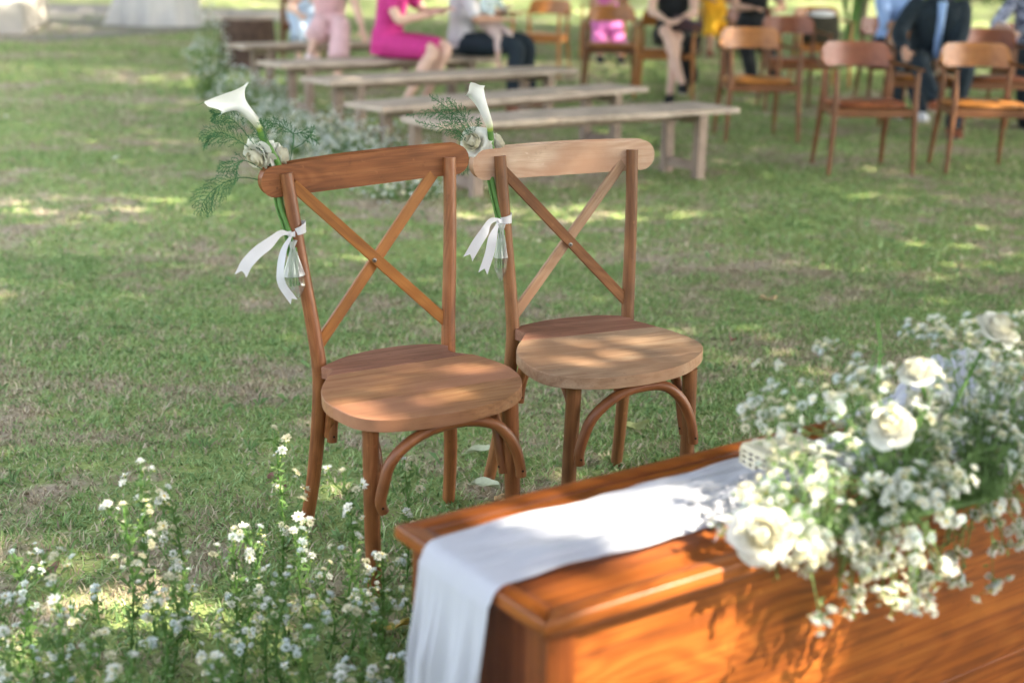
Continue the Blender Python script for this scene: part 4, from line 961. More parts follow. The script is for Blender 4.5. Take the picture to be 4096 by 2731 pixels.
solo = [(-.485, 2.80, .40, 22, 'tall cream-white flower sprig standing just left of the left chair'),
        (-.705, 2.60, .395, 26, 'tall cream flower sprig with the highest tip, far left of the chairs'),
        (-.735, 2.50, .345, 20, 'cream flower sprig in front of and just left of the highest-tipped one'),
        (-.655, 2.62, .335, 22, 'pale flower sprig just right of the highest-tipped one'),
        (-.345, 2.74, .33, 22, 'white flower sprig touching the front left leg of the left chair'),
        (-.225, 2.92, .29, 14, 'green budding flower sprig between the front legs of the left chair'),
        (-.405, 2.66, .26, 20, 'low white flower sprig before the front left leg of the left chair'),
        (-.545, 2.60, .24, 20, 'low pale flower sprig midway between the tall left sprigs and the chair'),
        (-.845, 2.42, .28, 18, 'bluish white flower sprig near the left edge of the foreground')]
for i, (x, y, h, nb, lab) in enumerate(solo):
    filler_plant(x, y, h, nb, lab, GF, 100+i, spread=.046 if i != 5 else .04, scale=1.3, weights=(5, 5, 1, 0, 1) if i < 6 else (4, 2, 2, 5, 1), lean=(random.uniform(-.02, .02), 0))
rs = random.Random(42); n = 0
while n < 42:
    x = rs.uniform(-.98, -.16); y = rs.uniform(2.10, 2.70)
    if y > 2.62 and x < -.6: continue
    if x > -.22 and y < 2.45 and rs.random() < .4: continue
    dens = 1.0 if y < 2.5 else .55
    if rs.random() > dens: continue
    h = rs.uniform(.10, .24)*(1.0 if y > 2.35 else 1.05)
    filler_plant(x, y, h, rs.randint(11, 19), 'low white and cream flower sprig in the dense bank at the bottom left', 'low flower sprigs in the bank at the bottom left', 300+n, spread=.045, scale=rs.uniform(.9, 1.5), lean=(rs.gauss(0, .02), rs.gauss(0, .02)), weights=(4, 3, 2, 4, 1)); n += 1
for i in range(5):
    x, y = ((.0, 2.72), (-.02, 2.80), (.03, 2.66), (-.09, 2.78), (-.13, 2.64))[i]
    filler_plant(x, y, (.10, .08, .12, .09, .13)[i], 5, 'tiny white flower sprig peeping over the far left corner of the table', 'tiny sprigs behind the table corner', 400+i, spread=.03, scale=.9)

# ================================================================== TABLE ARRANGEMENT
fa = empty('flower_arrangement', (.60, 2.05, TZ), label='large arrangement of white roses and small white filler flowers spilling over the table', cat='flower arrangement')
FO = npv(.60, 2.05, TZ)
blobs = [((0.425, 2.19, 0.65), (0.04, 0.035, 0.03), 26), ((0.375, 1.97, 0.575), (0.045, 0.04, 0.03), 24), ((0.455, 2.04, 0.6), (0.08, 0.06, 0.06), 80), ((0.51, 2.12, 0.65), (0.08, 0.06, 0.06), 62), ((0.62, 2.18, 0.67), (0.09, 0.06, 0.06), 70), ((0.657, 2.103, 0.622), (0.091, 0.071, 0.071), 90), ((0.47, 1.971, 0.516), (0.058, 0.047, 0.053), 48), ((0.559, 2.003, 0.474), (0.063, 0.042, 0.063), 62), ((0.658, 2.083, 0.40), (0.040, 0.025, 0.045), 26), ((0.535, 2.017, 0.557), (0.082, 0.051, 0.062), 70), ((0.752, 2.17, 0.609), (0.101, 0.071, 0.071), 84), ((0.821, 2.219, 0.53), (0.093, 0.062, 0.062), 54), ((0.546, 2.2, 0.72), (0.045, 0.04, 0.045), 22), ((0.765, 2.25, 0.7), (0.08, 0.05, 0.06), 40), ((0.825, 2.25, 0.74), (0.07, 0.05, 0.05), 30), ((0.747, 2.166, 0.473), (0.085, 0.048, 0.064), 56), ((0.421, 2.2, 0.665), (0.035, 0.03, 0.04), 14), ((0.925, 2.32, 0.65), (0.08, 0.08, 0.08), 50), ((0.335, 1.95, 0.565), (0.03, 0.02, 0.015), 6), ((0.388, 1.913, 0.546), (0.043, 0.032, 0.043), 22), ((0.69, 2.2, 0.77), (0.045, 0.04, 0.03), 14), ((0.942, 2.303, 0.522), (0.073, 0.063, 0.052), 30), ((0.48, 2.22, 0.7), (0.02, 0.02, 0.03), 6), ((0.90, 2.25, 0.60), (0.07, 0.05, 0.05), 34), ((0.84, 2.20, 0.62), (0.07, 0.05, 0.05), 40), ((0.863, 2.249, 0.657), (0.09, 0.06, 0.07), 60), ((0.822, 2.218, 0.651), (0.082, 0.051, 0.051), 44), ((0.913, 2.284, 0.57), (0.083, 0.052, 0.052), 40)]
rs = random.Random(9); pts = []
core = [npv(.45, 1.98, TZ+.02), npv(.60, 2.06, TZ+.03), npv(.75, 2.13, TZ+.03)]
sm = MB(); lm = MB()
for c, r, n in blobs:
    c = np.array(c); k0 = min(core, key=lambda q: np.linalg.norm(q-c))
    n = int(n*(2.4 if c[0] > .53 or c[2] < .64 else 1.2)); nb = max(2, n//8); hubs = []
    for b in range(nb):
        h = c+np.array([rs.gauss(0, r[0]*.75), rs.gauss(0, r[1]*.75), rs.gauss(0, r[2]*.75)]); hubs.append(h)
        st0 = k0+npv(rs.gauss(0, .02), rs.gauss(0, .02), 0)
        sm.tube(smooth_path([st0-FO, (st0+h)/2-FO+npv(0, 0, .03), h-FO], 8), [.0015, .0008], 4, cap=False)
        for q in np.linspace(.25, 1, 7): leaflets(lm, st0+(h-st0)*q+npv(0, 0, .03*4*q*(1-q))-FO, (h-st0)/np.linalg.norm(h-st0), 2, rs, .014)
    for i in range(n):
        h = rs.choice(hubs); p = h+np.array([rs.gauss(0, .011), rs.gauss(0, .011), rs.gauss(0, .011)])
        if p[2] < TZ+.006:
            loc = TM.inverted() @ Vector(p)
            if loc.y > -.012 and loc.y < TWID and loc.x > 0: p[2] = TZ+.008
        dirn = p-(k0+npv(0, 0, -.05)); dirn /= np.linalg.norm(dirn)
        sm.tube([h-FO, p-FO-dirn*.003], .0006, 3, cap=False); pts.append((p-FO, dirn))
rs.shuffle(pts)
pts.sort(key=lambda q: q[0][1]-.3*q[0][2]+rs.uniform(0, .12))
def merged_blossoms(parent, items, name, scl, rs_, weights=(5, 3, 3, 2, 1)):
    """blossoms past the individual ones, joined into one mesh"""
    data = []
    for me in BL:
        v = np.empty(len(me.vertices)*3, np.float32); me.vertices.foreach_get('co', v); data.append((v.reshape(-1, 3), [tuple(p.vertices) for p in me.polygons], [p.material_index for p in me.polygons]))
    V, F, MI = [], [], []; o = 0
    for p, d in items:
        k = rs_.choices(range(len(BL)), weights)[0]; v, f, mi = data[k]
        q = (Vector(d)+Vector((rs_.gauss(0, .4), rs_.gauss(0, .4), rs_.gauss(0, .4)))).to_track_quat('Z', 'Y').to_matrix()
        vv = (v*scl*rs_.uniform(.7, 1.2))@np.array(q).T+np.array(p); V.append(vv); F += [tuple(i+o for i in q_) for q_ in f]; MI += [k*3+m_ for m_ in mi]; o += len(v)
    me = bpy.data.meshes.new(name); me.from_pydata(np.concatenate(V).tolist(), [], F)
    for b in BL:
        for mt in b.materials: me.materials.append(mt)
    me.polygons.foreach_set('material_index', MI); me.update()
    return tag(link(name, me, parent), kind='stuff')
for p, d in pts[:300]: put_blossom(fa, p, rs.uniform(.75, 1.45), rs, (4, 3, 3, 2, 1), up=d)
merged_blossoms(fa, pts[300:], 'small_blossoms', 1.15, rs)
tag(sm.obj('stems', 'leafgrey', fa, sharp=None), kind='stuff'); tag(lm.obj('leaves', 'leafgrey', fa, smooth=False), kind='stuff')
for i, (p, ax, sz, fl) in enumerate([((.366, 1.905, .563), (-.10, -.85, .45), .070, .95), ((.585, 2.07, .672), (-.25, -.45, .8), .060, .8), ((.640, 2.14, .740), (-.35, -.2, .9), .054, .75),
                                     ((.782, 2.22, .790), (.35, -.35, .8), .060, .8), ((.668, 2.18, .670), (-.2, -.5, .8), .058, 1.0)]):
    ro = rose(fa, tuple(np.array(p)-FO), ax, sz, 77+i, full=fl)
    m = MB(); a = Vector(ax).normalized(); p0 = np.array(p)-FO-np.array(a)*.014
    m.tube(smooth_path([p0, p0-np.array(a)*.04+npv(0, 0, -.01), (p0+(core[1]-FO)*.6)*.5, core[min(2, i // 2)]-FO], 12), [.0032, .0032, .003], 7); m.obj('rose_stem', 'stem', fa)
# bare green stalks rising through the arrangement
for a, b_ in (((.52, 2.15, .60), (.575, 2.16, .775)), ((.575, 2.14, .72), (.57, 2.16, .83))):
    m = MB(); m.tube(smooth_path([np.array(a)-FO, (np.array(a)+np.array(b_))/2-FO+npv(.006, 0, 0), np.array(b_)-FO], 8), [.0030, .0014], 6); m.obj('green_stalk', 'stem', fa)
m = MB(); m.tube([core[0]-FO+npv(-.02, -.01, -.005), core[2]-FO+npv(.04, .03, -.015)], [(.022, .010), (.026, .012), (.018, .008)], 12); m.obj('foam_base', 'leafgreen', fa)

# ================================================================== FALLEN LEAVES
def fallen_leaf(x, y, L, W, rz, tiltx, col, label):
    MATk = 'leaf_'+col
    if MATk not in MAT:
        MAT[MATk] = plain(MATk, {'pale': (0.50, 0.54, 0.36), 'olive': (0.30, 0.34, 0.14), 'red': (0.26, 0.13, 0.11), 'tan': (0.50, 0.36, 0.20), 'ochre': (0.52, 0.36, 0.08)}[col], .7, .25, 30)
    P = []; n = 14
    for i in range(n+1):
        t = i/n; w = W/2*math.sin(math.pi*t**.85)**.8; P.append([(L*(t-.5), w*s, .010+.012*math.sin(t*3+x*9)+.010*s*s*(1+.5*math.sin(t*8))) for s in (-1, -.5, 0, .5, 1)])
    m = MB(); m.grid(P); o = m.obj('fallen_leaf', MATk, None, sharp=None); o.location = (x, y, .014); o.rotation_euler = (tiltx, 0, rz)
    m = MB(); m.tube(smooth_path([(-L*.62, 0, .004), (-L*.45, 0, .010), (0, 0, .012+.012*math.sin(1.5+x*9)), (L*.45, 0, .010)], 14), [.0009, .0007, .0003], 4); m.obj('midrib', MATk, o)
    tag(o, label, 'leaf', 'fallen leaves on the lawn')
fallen_leaf(-.075, 3.70, .095, .038, R(-5), .1, 'pale', 'pale green fallen leaf behind the front legs of the left chair')
fallen_leaf(-.060, 3.44, .098, .044, R(-38), .15, 'pale', 'large pale fallen leaf between the two chairs, pointing at the table')
fallen_leaf(-.02, 3.33, .05, .03, R(60), 0, 'tan', 'small tan fallen leaf beside the front right leg of the left chair')
fallen_leaf(-.10, 3.18, .10, .055, R(20), 0, 'red', 'dull red fallen leaf half hidden behind the table edge')
fallen_leaf(.37, 3.97, .085, .032, R(30), .5, 'olive', 'olive fallen leaf curled up behind the right chair legs')
fallen_leaf(-.60, 3.44, .055, .024, R(-20), .1, 'red', 'brown fallen leaf left of the left chair')
fallen_leaf(-.24, 2.66, .085, .030, R(-12), .1, 'ochre', 'ochre fallen leaf lying just left of the hanging runner')
fallen_leaf(-1.02, 2.90, .05, .035, R(40), .2, 'red', 'rust red fallen leaf at the left edge')
fallen_leaf(1.03, 5.58, .075, .03, R(15), .2, 'tan', 'tan fallen leaf alone on the lawn right of the chairs')
fallen_leaf(.78, 4.9, .05, .03, R(70), .3, 'red', 'small brown fallen leaf right of the right chair back')
for x, y, r_, lab in ((-2.51, 8.92, .020, 'small white petal lying alone on the lawn at the far left'), (-3.9, 10.9, .022, 'pinkish white petal on the lawn near the left edge'), (1.2, 4.3, .012, 'white petal on the lawn right of the right chair')):
    m = MB(); m.grid([[((u-.5)*r_*2, (v-.5)*r_*1.4, .02+.010*((u-.5)**2+(v-.5)**2)*4) for v in (0, .25, .5, .75, 1)] for u in (0, .25, .5, .75, 1)])
    o = m.obj('fallen_petal', 'petal', None, sharp=None); o.location = (x, y, .01); o.rotation_euler = (.3, .2, x); tag(o, lab, 'petal', 'petals on the lawn')

# ================================================================== BENCHES
def bench(fl, fr, depth, zt, label, seed, inset=.27):
    fl, fr = npv(*fl, 0), npv(*fr, 0); d = fr-fl; L = np.linalg.norm(d); rz = math.atan2(d[1], d[0]); rs = random.Random(seed)
    t = empty('plank_bench', tuple(fl), rz, label=label, cat='bench', group='rustic plank benches in rows')
    # seat plank with a slightly wavy live edge
    n = 14; front = [(L*i/n, .008*math.sin(i*1.1+seed)) for i in range(n+1)]; back = [(L*(1-i/n)-.02, depth+.010*math.sin(i*.9+seed*2)) for i in range(n+1)]
    m = MB(); m.board(front+back, zt-.035, zt, .004, 0); m.obj('seat_plank', 'bench_wood', t)
    for x in (inset, L-inset):
        for y in (.045, depth-.045):
            m = MB(); m.box((x+rs.uniform(-.006, .006), y, (zt-.036)/2-.005), (.062, .062, zt-.036+.01), .004, 2); m.obj('leg', 'bench_leg', t)
        m = MB(); m.box((x, depth/2, .075), (.052, depth-.154, .058), .004, 1); m.obj('stretcher', 'bench_leg', t)
        m = MB(); m.box((x, depth/2, zt-.036-.030), (.045, depth-.154, .055), .004, 1); m.obj('cross_rail', 'bench_leg', t)
    m = MB(); m.box((L/2, depth/2, zt-.036-.025), (L-2*inset-.05, .035, .045), .003, 0); m.obj('long_rail', 'bench_leg', t)
    return t
bench((-.42, 7.73), (1.38, 8.86), .40, .43, 'front plank bench, nearest the cross back chairs', 1)
bench((-.79, 8.50), (.92, 10.07), .38, .43, 'second plank bench from the cross back chairs, empty', 2)
bench((-1.30, 10.04), (.49, 11.46), .40, .43, 'third plank bench, empty, just in front of the woman in magenta', 3)
bench((-1.86, 11.35), (-.15, 12.55), .40, .43, 'fourth plank bench, the woman in magenta and the man with a child sit on it', 4)
bench((-2.50, 13.25), (-.72, 14.55), .40, .43, 'rearmost plank bench with the woman in pale pink', 5)
# stump at the far end of the rearmost bench
sp = empty('tree_stump', (-3.0, 16.1, 0), label='dark square stump left of the rearmost bench', cat='stump')
m = MB(); m.tube(smooth_path([(0, 0, -.02), (0, 0, .1), (0, 0, .45), (0, 0, .52)], 8), [.36, .32, .30, .29], 14); m.obj('trunk', 'soil_brown', sp)
m = MB(); m.tube([(0, 0, .519), (0, 0, .535)], [.28, .27], 14); m.obj('cut_face', 'bench_leg', sp)

# ================================================================== ARMCHAIRS
def armchair_proto(bk_mat, fr_mat):
    t = empty('wooden_armchair')
    W, Rw, D = .275, .232, .49     # half width at the front legs, at the rear legs, depth
    for s in (-1, 1):
        m = MB(); m.tube(smooth_path([(s*(W-.012), -D+.02, .650), (s*(W-.016), -D+.016, .42), (s*W, -D, -.01)], 10), [.013, .0205, .013], 12); m.obj('leg', fr_mat, t)
        m = MB(); m.tube(smooth_path([(s*(Rw-.01), -.075, .655), (s*(Rw-.014), -.060, .42), (s*(Rw+.005), .012, -.01)], 12), [.014, .020, .012], 12); m.obj('leg', fr_mat, t)
        # arm: flat at the front, sweeping in and up into the back panel
        m = MB(); m.tube(smooth_path([(s*(W-.006), -D-.025, .664), (s*(W+.008), -D*.6, .664), (s*(W-.006), -.16, .666), (s*(Rw+.002), -.03, .676), (s*(Rw-.030), .028, .690)], 18), [(.016, .008), (.029, .010), (.025, .010), (.020, .012), (.016, .018)], 10, up=(0, 0, 1)); m.obj('arm', fr_mat, t)
    # curved back panel with round shoulders flaring into the arms
    rows = []; nx, nz = 28, 8
    for side, off in ((0, -.009), (1, .009)):
        pass
    def pt(u, v, o):
        x = u*(Rw+.012)*(1-.0*v); zc = .645+ (0.155*v)
        sh = 1-max(0, abs(u)-.70)/.30; top = .800-.125*(1-math.sqrt(max(0, 1-(1-sh)**2.0)))**1.0 if abs(u) > .70 else .800
        z = .648+(top-.648)*v; y = .058-.105*u*u+.030*v+o; return (x, y, z)
    for i in range(nx+1):
        u = i/nx*2-1; f = [pt(u, j/nz, -.009) for j in range(nz+1)]; b = [pt(u, j/nz, .009) for j in range(nz, -1, -1)]
        rows.append(f+b+[f[0]])
    m = MB(); G = [[(p[0]+i*0, p[1]*1, p[2]) for p in r] for i, r in enumerate(rows)]
    m.grid(rows, G)
    for r, fl in ((rows[0], 1), (rows[-1], 0)):
        k = len(r)-1; m.add(r[:k], [tuple(range(k)) if fl else tuple(range(k-1, -1, -1))], np.array(r[:k]))
    m.obj('backrest', bk_mat, t, sharp=50)
    # dished round-cornered seat
    P = []; nseg = 40
    for i in range(nseg):
        a = 2*math.pi*i/nseg; ca, sa = math.cos(a), math.sin(a); e = .62
        P.append((.248*abs(ca)**e*(1 if ca > 0 else -1), -.250+.232*abs(sa)**e*(1 if sa > 0 else -1)))
    m = MB(); m.board(P, .425, .447, .007, 0); m.obj('seat', bk_mat, t, sharp=60)
    m = MB(); m.beam((-W+.02, -D+.016, .392), (W-.02, -D+.016, .392), .020, .050, .003); m.obj('apron', fr_mat, t)
    m = MB(); m.beam((-Rw+.02, -.055, .392), (Rw-.02, -.055, .392), .020, .045, .003); m.obj('apron', fr_mat, t)
    for s in (-1, 1):
        m = MB(); m.beam((s*(W-.018), -D+.03, .392), (s*(Rw-.014), -.07, .392), .018, .045, .003); m.obj('apron', fr_mat, t)
    return t
protos = {'a': armchair_proto('arm_wood', 'arm_dark'), 'b': armchair_proto('arm_red', 'arm_dark'), 'c': armchair_proto('arm_wood', 'arm_wood')}
used = set()
AC = [(2.215, 9.50, .09, 'b', 'empty reddish brown armchair in the front row, left of the man in the dark suit'),
      (3.03, 9.60, .02, 'a', 'empty honey brown armchair at the right edge of the front row, sunlit seat'),
      (1.755, 11.0, .12, 'a', 'empty honey brown armchair between the front bench end and the woman in black, second row'),
      (2.42, 13.05, .05, 'b', 'reddish armchair behind the second row, in front of the seated guest in black'),
      (3.12, 15.3, .05, 'c', 'amber armchair carrying a dark bag, far behind the man in the dark suit'),
      (.93, 14.55, -.05, 'a', 'empty amber armchair just right of the bench ends, in front of the orchid pink dress'),
      (.35, 15.9, -.35, 'c', 'amber armchair behind and left of the one before the pink dress'),
      (1.42, 13.95, -.1, 'c', 'amber armchair under the woman in the black dress'),
      (3.18, 11.60, -.05, 'a', 'dark armchair under the man in the dark suit'),
      (3.32, 13.2, .1, 'b', 'dark armchair under the man in the light blue shirt'),
      (4.32, 12.55, .1, 'b', 'dark armchair under the guest in the patterned shirt'),
      (1.15, 18.6, -.2, 'c', 'amber armchair under the guest in the orchid pink dress'),
      (2.42, 15.3, 0, 'b', 'dark armchair under the guest dressed in black behind the armchairs'),
      (3.72, 11.55, 0, 'b', 'reddish armchair partly hidden behind the right end of the front row')]
for (x, y, rz, pk, lab) in AC:
    o = protos[pk] if pk not in used else copy_tree(protos[pk]); used.add(pk)
    o.location = (x, y, 0); o.rotation_euler = (0, 0, rz); tag(o, lab, 'chair', 'wooden armchairs for the guests')

# ================================================================== PEOPLE
def remeshed(mb, name, mat, parent, voxel=.009, smooth_it=4):
    me = mb.mesh(name, mat, True, None); o = link(name, me, parent)
    md = o.modifiers.new('union', 'REMESH'); md.mode = 'VOXEL'; md.voxel_size = voxel; md.use_smooth_shade = True
    sm_ = o.modifiers.new('soften', 'SMOOTH'); sm_.factor = .5; sm_.iterations = smooth_it
    return o
def two_bone(a, c, l1, l2, pole):
    a, c = np.array(a, float), np.array(c, float); d = c-a; L = np.linalg.norm(d); L2 = min(L, (l1+l2)*.999); d = d/L
    x = (l1*l1-l2*l2+L2*L2)/(2*L2); h = math.sqrt(max(1e-6, l1*l1-x*x)); p = np.array(pole, float); p = p-(p@d)*d; p /= np.linalg.norm(p)
    return a+d*x+p*h
def limb(mb, pts, rad, n=12): mb.tube(smooth_path(pts, 3*len(pts)+4), rad, n, bulge=rad[-1][0]*.5 if hasattr(rad[-1], '__len__') else rad[-1]*.6)

def person(label, hip, face, hands, feet, lean=0.05, top='grey_shirt', sleeve=1.0, bottom='navy', leg_cover=1.0, shoes='brown_leather', skin='skin', hair='short', knees=None, scale=1.0, poles=None, turn=0.0, dress=None, group='guests seated on benches and chairs', jacket=None, cat='person', shirt='light_blue'):
    """seated figure; hip = world position of the pelvis, face = heading angle the lap points to; hands and feet = world targets (right, left)"""
    S = scale; t = empty('person', (hip[0], hip[1], 0), label=label, cat=cat, group=group)
    O = npv(hip[0], hip[1], 0); H = npv(*hip)-O
    f = npv(math.cos(face), math.sin(face), 0); r = npv(math.sin(face), -math.cos(face), 0); up = npv(0, 0, 1)
    ft = npv(math.cos(face+turn), math.sin(face+turn), 0); rt = npv(math.sin(face+turn), -math.cos(face+turn), 0)
    sp = (up*math.cos(lean)+f*math.sin(lean))
    waist = H+sp*.17*S; chest = H+sp*.36*S+ft*.01; neck = H+sp*.50*S; headc = neck+up*.155*S+ft*.03*S
    sh = {1: chest+sp*.085*S+rt*.175*S, -1: chest+sp*.085*S-rt*.175*S}
    hj = {1: H+r*.092*S+f*.02, -1: H-r*.092*S+f*.02}
    hand = {1: npv(*hands[0])-O, -1: npv(*hands[1])-O}; foot = {1: npv(*feet[0])-O, -1: npv(*feet[1])-O}
    B = MB()
    limb(B, [H-up*.02, H+sp*.08*S, waist, chest, chest+sp*.10*S], [(.165*S, .115*S), (.150*S, .110*S), (.128*S, .095*S), (.155*S, .110*S), (.12*S, .075*S)], 16) if False else None
    def torso(mb, g):
        P = smooth_path([H-up*.05*S, H+sp*.06*S, waist, chest, chest+sp*.09*S, neck-sp*.01], 16); tan = np.gradient(P, axis=0)
        mb.tube(P, [(.160*S+g, .115*S+g), (.160*S+g, .118*S+g), (.130*S+g, .098*S+g), (.152*S+g, .112*S+g), (.140*S+g, .090*S+g), (.060*S+g, .060*S+g)], 18, up=tuple(np.cross(rt, up)) if False else tuple(ft), bulge=.01)
    torso(B, 0)
    B.tube([neck-sp*.03, neck+(headc-neck)*.45], .053*S, 12)
    # head: skull, jaw, nose, mouth, ears
    hx = Matrix((rt, ft, up)).transposed()
    loc = lambda x, y, z: headc+rt*x*S+ft*y*S+up*z*S
    rotm = np.array(hx)
    B.ball(loc(0, -.005, .015), (.074*S, .092*S, .100*S), 16, 12, rot=rotm); B.ball(loc(0, .026, -.055), (.052*S, .058*S, .058*S), 12, 8, rot=rotm)
    B.tube([loc(0, .082, .012), loc(0, .098, -.016), loc(0, .100, -.026)], [.008*S, .012*S, .013*S], 8)
    B.ball(loc(0, .084, -.052), (.022*S, .010*S, .006*S), 8, 6, rot=rotm); B.ball(loc(0, .083, -.062), (.018*S, .010*S, .006*S), 8, 6, rot=rotm); B.ball(loc(0, .072, -.092), (.020*S, .018*S, .014*S), 8, 6, rot=rotm)
    for s in (-1, 1): B.ball(loc(s*.077, -.008, -.008), (.009*S, .020*S, .032*S), 8, 6, rot=rotm)
    el, kn = {}, {}
    for s, i in ((1, 0), (-1, 1)):
        pole = poles[i] if poles else (rt*s*.8-f*.5-up*.6)
        e = two_bone(sh[s], hand[s], .285*S, .255*S, pole); el[s] = e
        hd = hand[s]; L = np.linalg.norm(hd-sh[s])
        if L > .54*S: hd = sh[s]+(hd-sh[s])*(.54*S/L); hand[s] = hd
        limb(B, [sh[s]-rt*s*.03, sh[s]+(e-sh[s])*.3, e, e+(hd-e)*.3, hd], [.054*S, .048*S, .038*S, .040*S, .025*S])
        d = hd-e; d /= np.linalg.norm(d); w = np.cross(d, up); w /= np.linalg.norm(w)+1e-9; nn = np.cross(w, d)
        R3 = np.array([w, d, nn]).T
        B.ball(hd+d*.045*S, (.038*S, .052*S, .017*S), 12, 8, rot=R3)
        for k, (off, ln) in enumerate(((-.027, .062), (-.009, .074), (.010, .070), (.027, .055))):
            b0 = hd+d*.080*S+w*off*S; m1 = b0+d*ln*.5*S-nn*.006*S; m2 = b0+d*ln*.92*S-nn*.024*S
            B.tube(smooth_path([b0-d*.02*S, b0, m1, m2], 8), [.0095*S, .0090*S, .0075*S], 7, bulge=.004)
        th0 = hd+d*.03*S-w*s*.030*S; B.tube(smooth_path([th0, th0+d*.026*S-w*s*.026*S, th0+d*.056*S-w*s*.034*S-nn*.008*S], 6), [.012*S, .0105*S, .009*S], 7, bulge=.004)
        kp = npv(*knees[i])-O if knees else two_bone(hj[s], foot[s]+up*.08*S, .43*S, .42*S, f*1.0+up*.6)
        kn[s] = kp; an = foot[s]+up*.075*S
        limb(B, [hj[s], hj[s]+(kp-hj[s])*.45, kp, kp+(an-kp)*.3, kp+(an-kp)*.75, an], [.088*S, .078*S, .057*S, .056*S, .038*S, .035*S])
        ff = kp-hj[s]; ff[2] = 0; ff = ff/(np.linalg.norm(ff)+1e-9); B.ball(foot[s]+ff*.06*S+up*.035*S, (.042*S, .115*S, .034*S), 12, 8, rot=np.array([np.cross(ff, up), ff, up]).T)
        kn[s, 'f'] = ff
    bo = remeshed(B, 'body', skin, t, .0085*max(S, .7), 2)
    em = MB()
    for s in (-1, 1): em.ball(loc(s*.031, .080, .008), (.011*S, .008*S, .007*S), 8, 6, rot=rotm)
    em.obj('eyes', 'eye', t)
    hm = MB(); hm.ball(loc(0, -.018, .035), (.084*S, .098*S, .100*S), 18, 12, rot=rotm)
    if hair == 'long':
        hm.tube(smooth_path([loc(0, -.06, .03), loc(0, -.105, -.10), loc(0, -.13, -.28), loc(.02, -.13, -.52)], 14), [(.075*S, .05*S), (.085*S, .045*S), (.085*S, .04*S), (.05*S, .022*S)], 12, up=tuple(ft))
        for s in (-1, 1): hm.tube(smooth_path([loc(s*.06, .02, .06), loc(s*.086, -.01, -.05), loc(s*.09, -.04, -.20)], 8), [.022*S, .024*S, .014*S], 8)
    if hair == 'bun': hm.ball(loc(0, -.11, .07), .045*S, 10, 8)
    hm.obj('hair', 'hair', t, sharp=None)
    # clothes
    if top:
        C_ = MB(); torso(C_, .012*S)
        for s in (1, -1):
            e, hd = el[s], hand[s]
            if sleeve > 0:
                pp = [sh[s]-rt*s*.03, sh[s]+(e-sh[s])*.3, sh[s]+(e-sh[s])*min(1, sleeve*2)*.98]
                rr = [.067*S, .062*S, .056*S]
                if sleeve > .5: pp = pp[:2]+[e, e+(hd-e)*(sleeve*2-1)*.92]; rr = [.067*S, .060*S, .052*S, .040*S]
                limb(C_, pp, rr)
        remeshed(C_, 'top', top, t, .013, 3)
    if jacket:
        C_ = MB()
        P = smooth_path([H-up*.07*S, H+sp*.06*S, waist, chest, chest+sp*.09*S], 14)
        for s in (1, -1):
            C_.tube(P+rt*s*.078*S-ft*.004*S, [(.132*S, .160*S), (.132*S, .158*S), (.122*S, .150*S), (.132*S, .158*S), (.100*S, .120*S)], 14, up=tuple(ft))
            e, hd = el[s], hand[s]; limb(C_, [sh[s]-rt*s*.03, sh[s]+(e-sh[s])*.3, e, e+(hd-e)*.90], [.080*S, .073*S, .064*S, .050*S])
        remeshed(C_, 'jacket', jacket, t, .013, 2)
        V_ = MB(); V_.tube(smooth_path([H+sp*.02+f*.12*S, waist+ft*.122*S, chest+ft*.130*S, chest+sp*.10*S+ft*.10*S], 10), [(.030*S, .040*S), (.032*S, .036*S), (.030*S, .040*S), (.035*S, .036*S)], 12, up=tuple(ft)); V_.obj('shirt_front', shirt, t)
    if bottom and not dress:
        C_ = MB(); C_.tube([H-up*.085*S, H+up*.10*S], [(.172*S, .13*S), (.165*S, .125*S)], 16, up=tuple(f), bulge=.01)
        for s in (1, -1):
            kp, an = kn[s], foot[s]+up*.08*S; end = kp+(an-kp)*leg_cover
            limb(C_, [hj[s], hj[s]+(kp-hj[s])*.45, kp, kp+(end-kp)*.4, end], [.102*S, .094*S, .076*S, .070*S, .060*S])
        remeshed(C_, 'trousers', bottom, t, .013, 3)
    if dress:
        mat, cover = dress; C_ = MB(); C_.tube([H-up*.085*S, H+up*.12*S], [(.178*S, .14*S), (.160*S, .122*S)], 16, up=tuple(f), bulge=.01)
        km = (kn[1]+kn[-1])/2; hm2 = (hj[1]+hj[-1])/2; sepk = np.linalg.norm(kn[1]-kn[-1])/2
        end = hm2+(km-hm2)*min(1.0, cover)
        C_.tube(smooth_path([hm2-f*.05, hm2+(end-hm2)*.5, end], 10), [(.19*S, .11*S), (.165*S, .10*S), (sepk+.075*S, .085*S)], 18, up=(0, 0, 1), bulge=.01) if True else None
        for s in (1, -1):
            e_ = hj[s]+(kn[s]-hj[s])*min(1.04, cover); limb(C_, [hj[s], (hj[s]+e_)/2, e_], [.105*S, .100*S, .080*S])
            if cover > 1:
                an = foot[s]+up*.1; q = kn[s]+(an-kn[s])*(cover-1); limb(C_, [kn[s], (kn[s]+q)/2, q], [.088*S, .095*S, .105*S])
        remeshed(C_, 'skirt', mat, t, .013, 3)
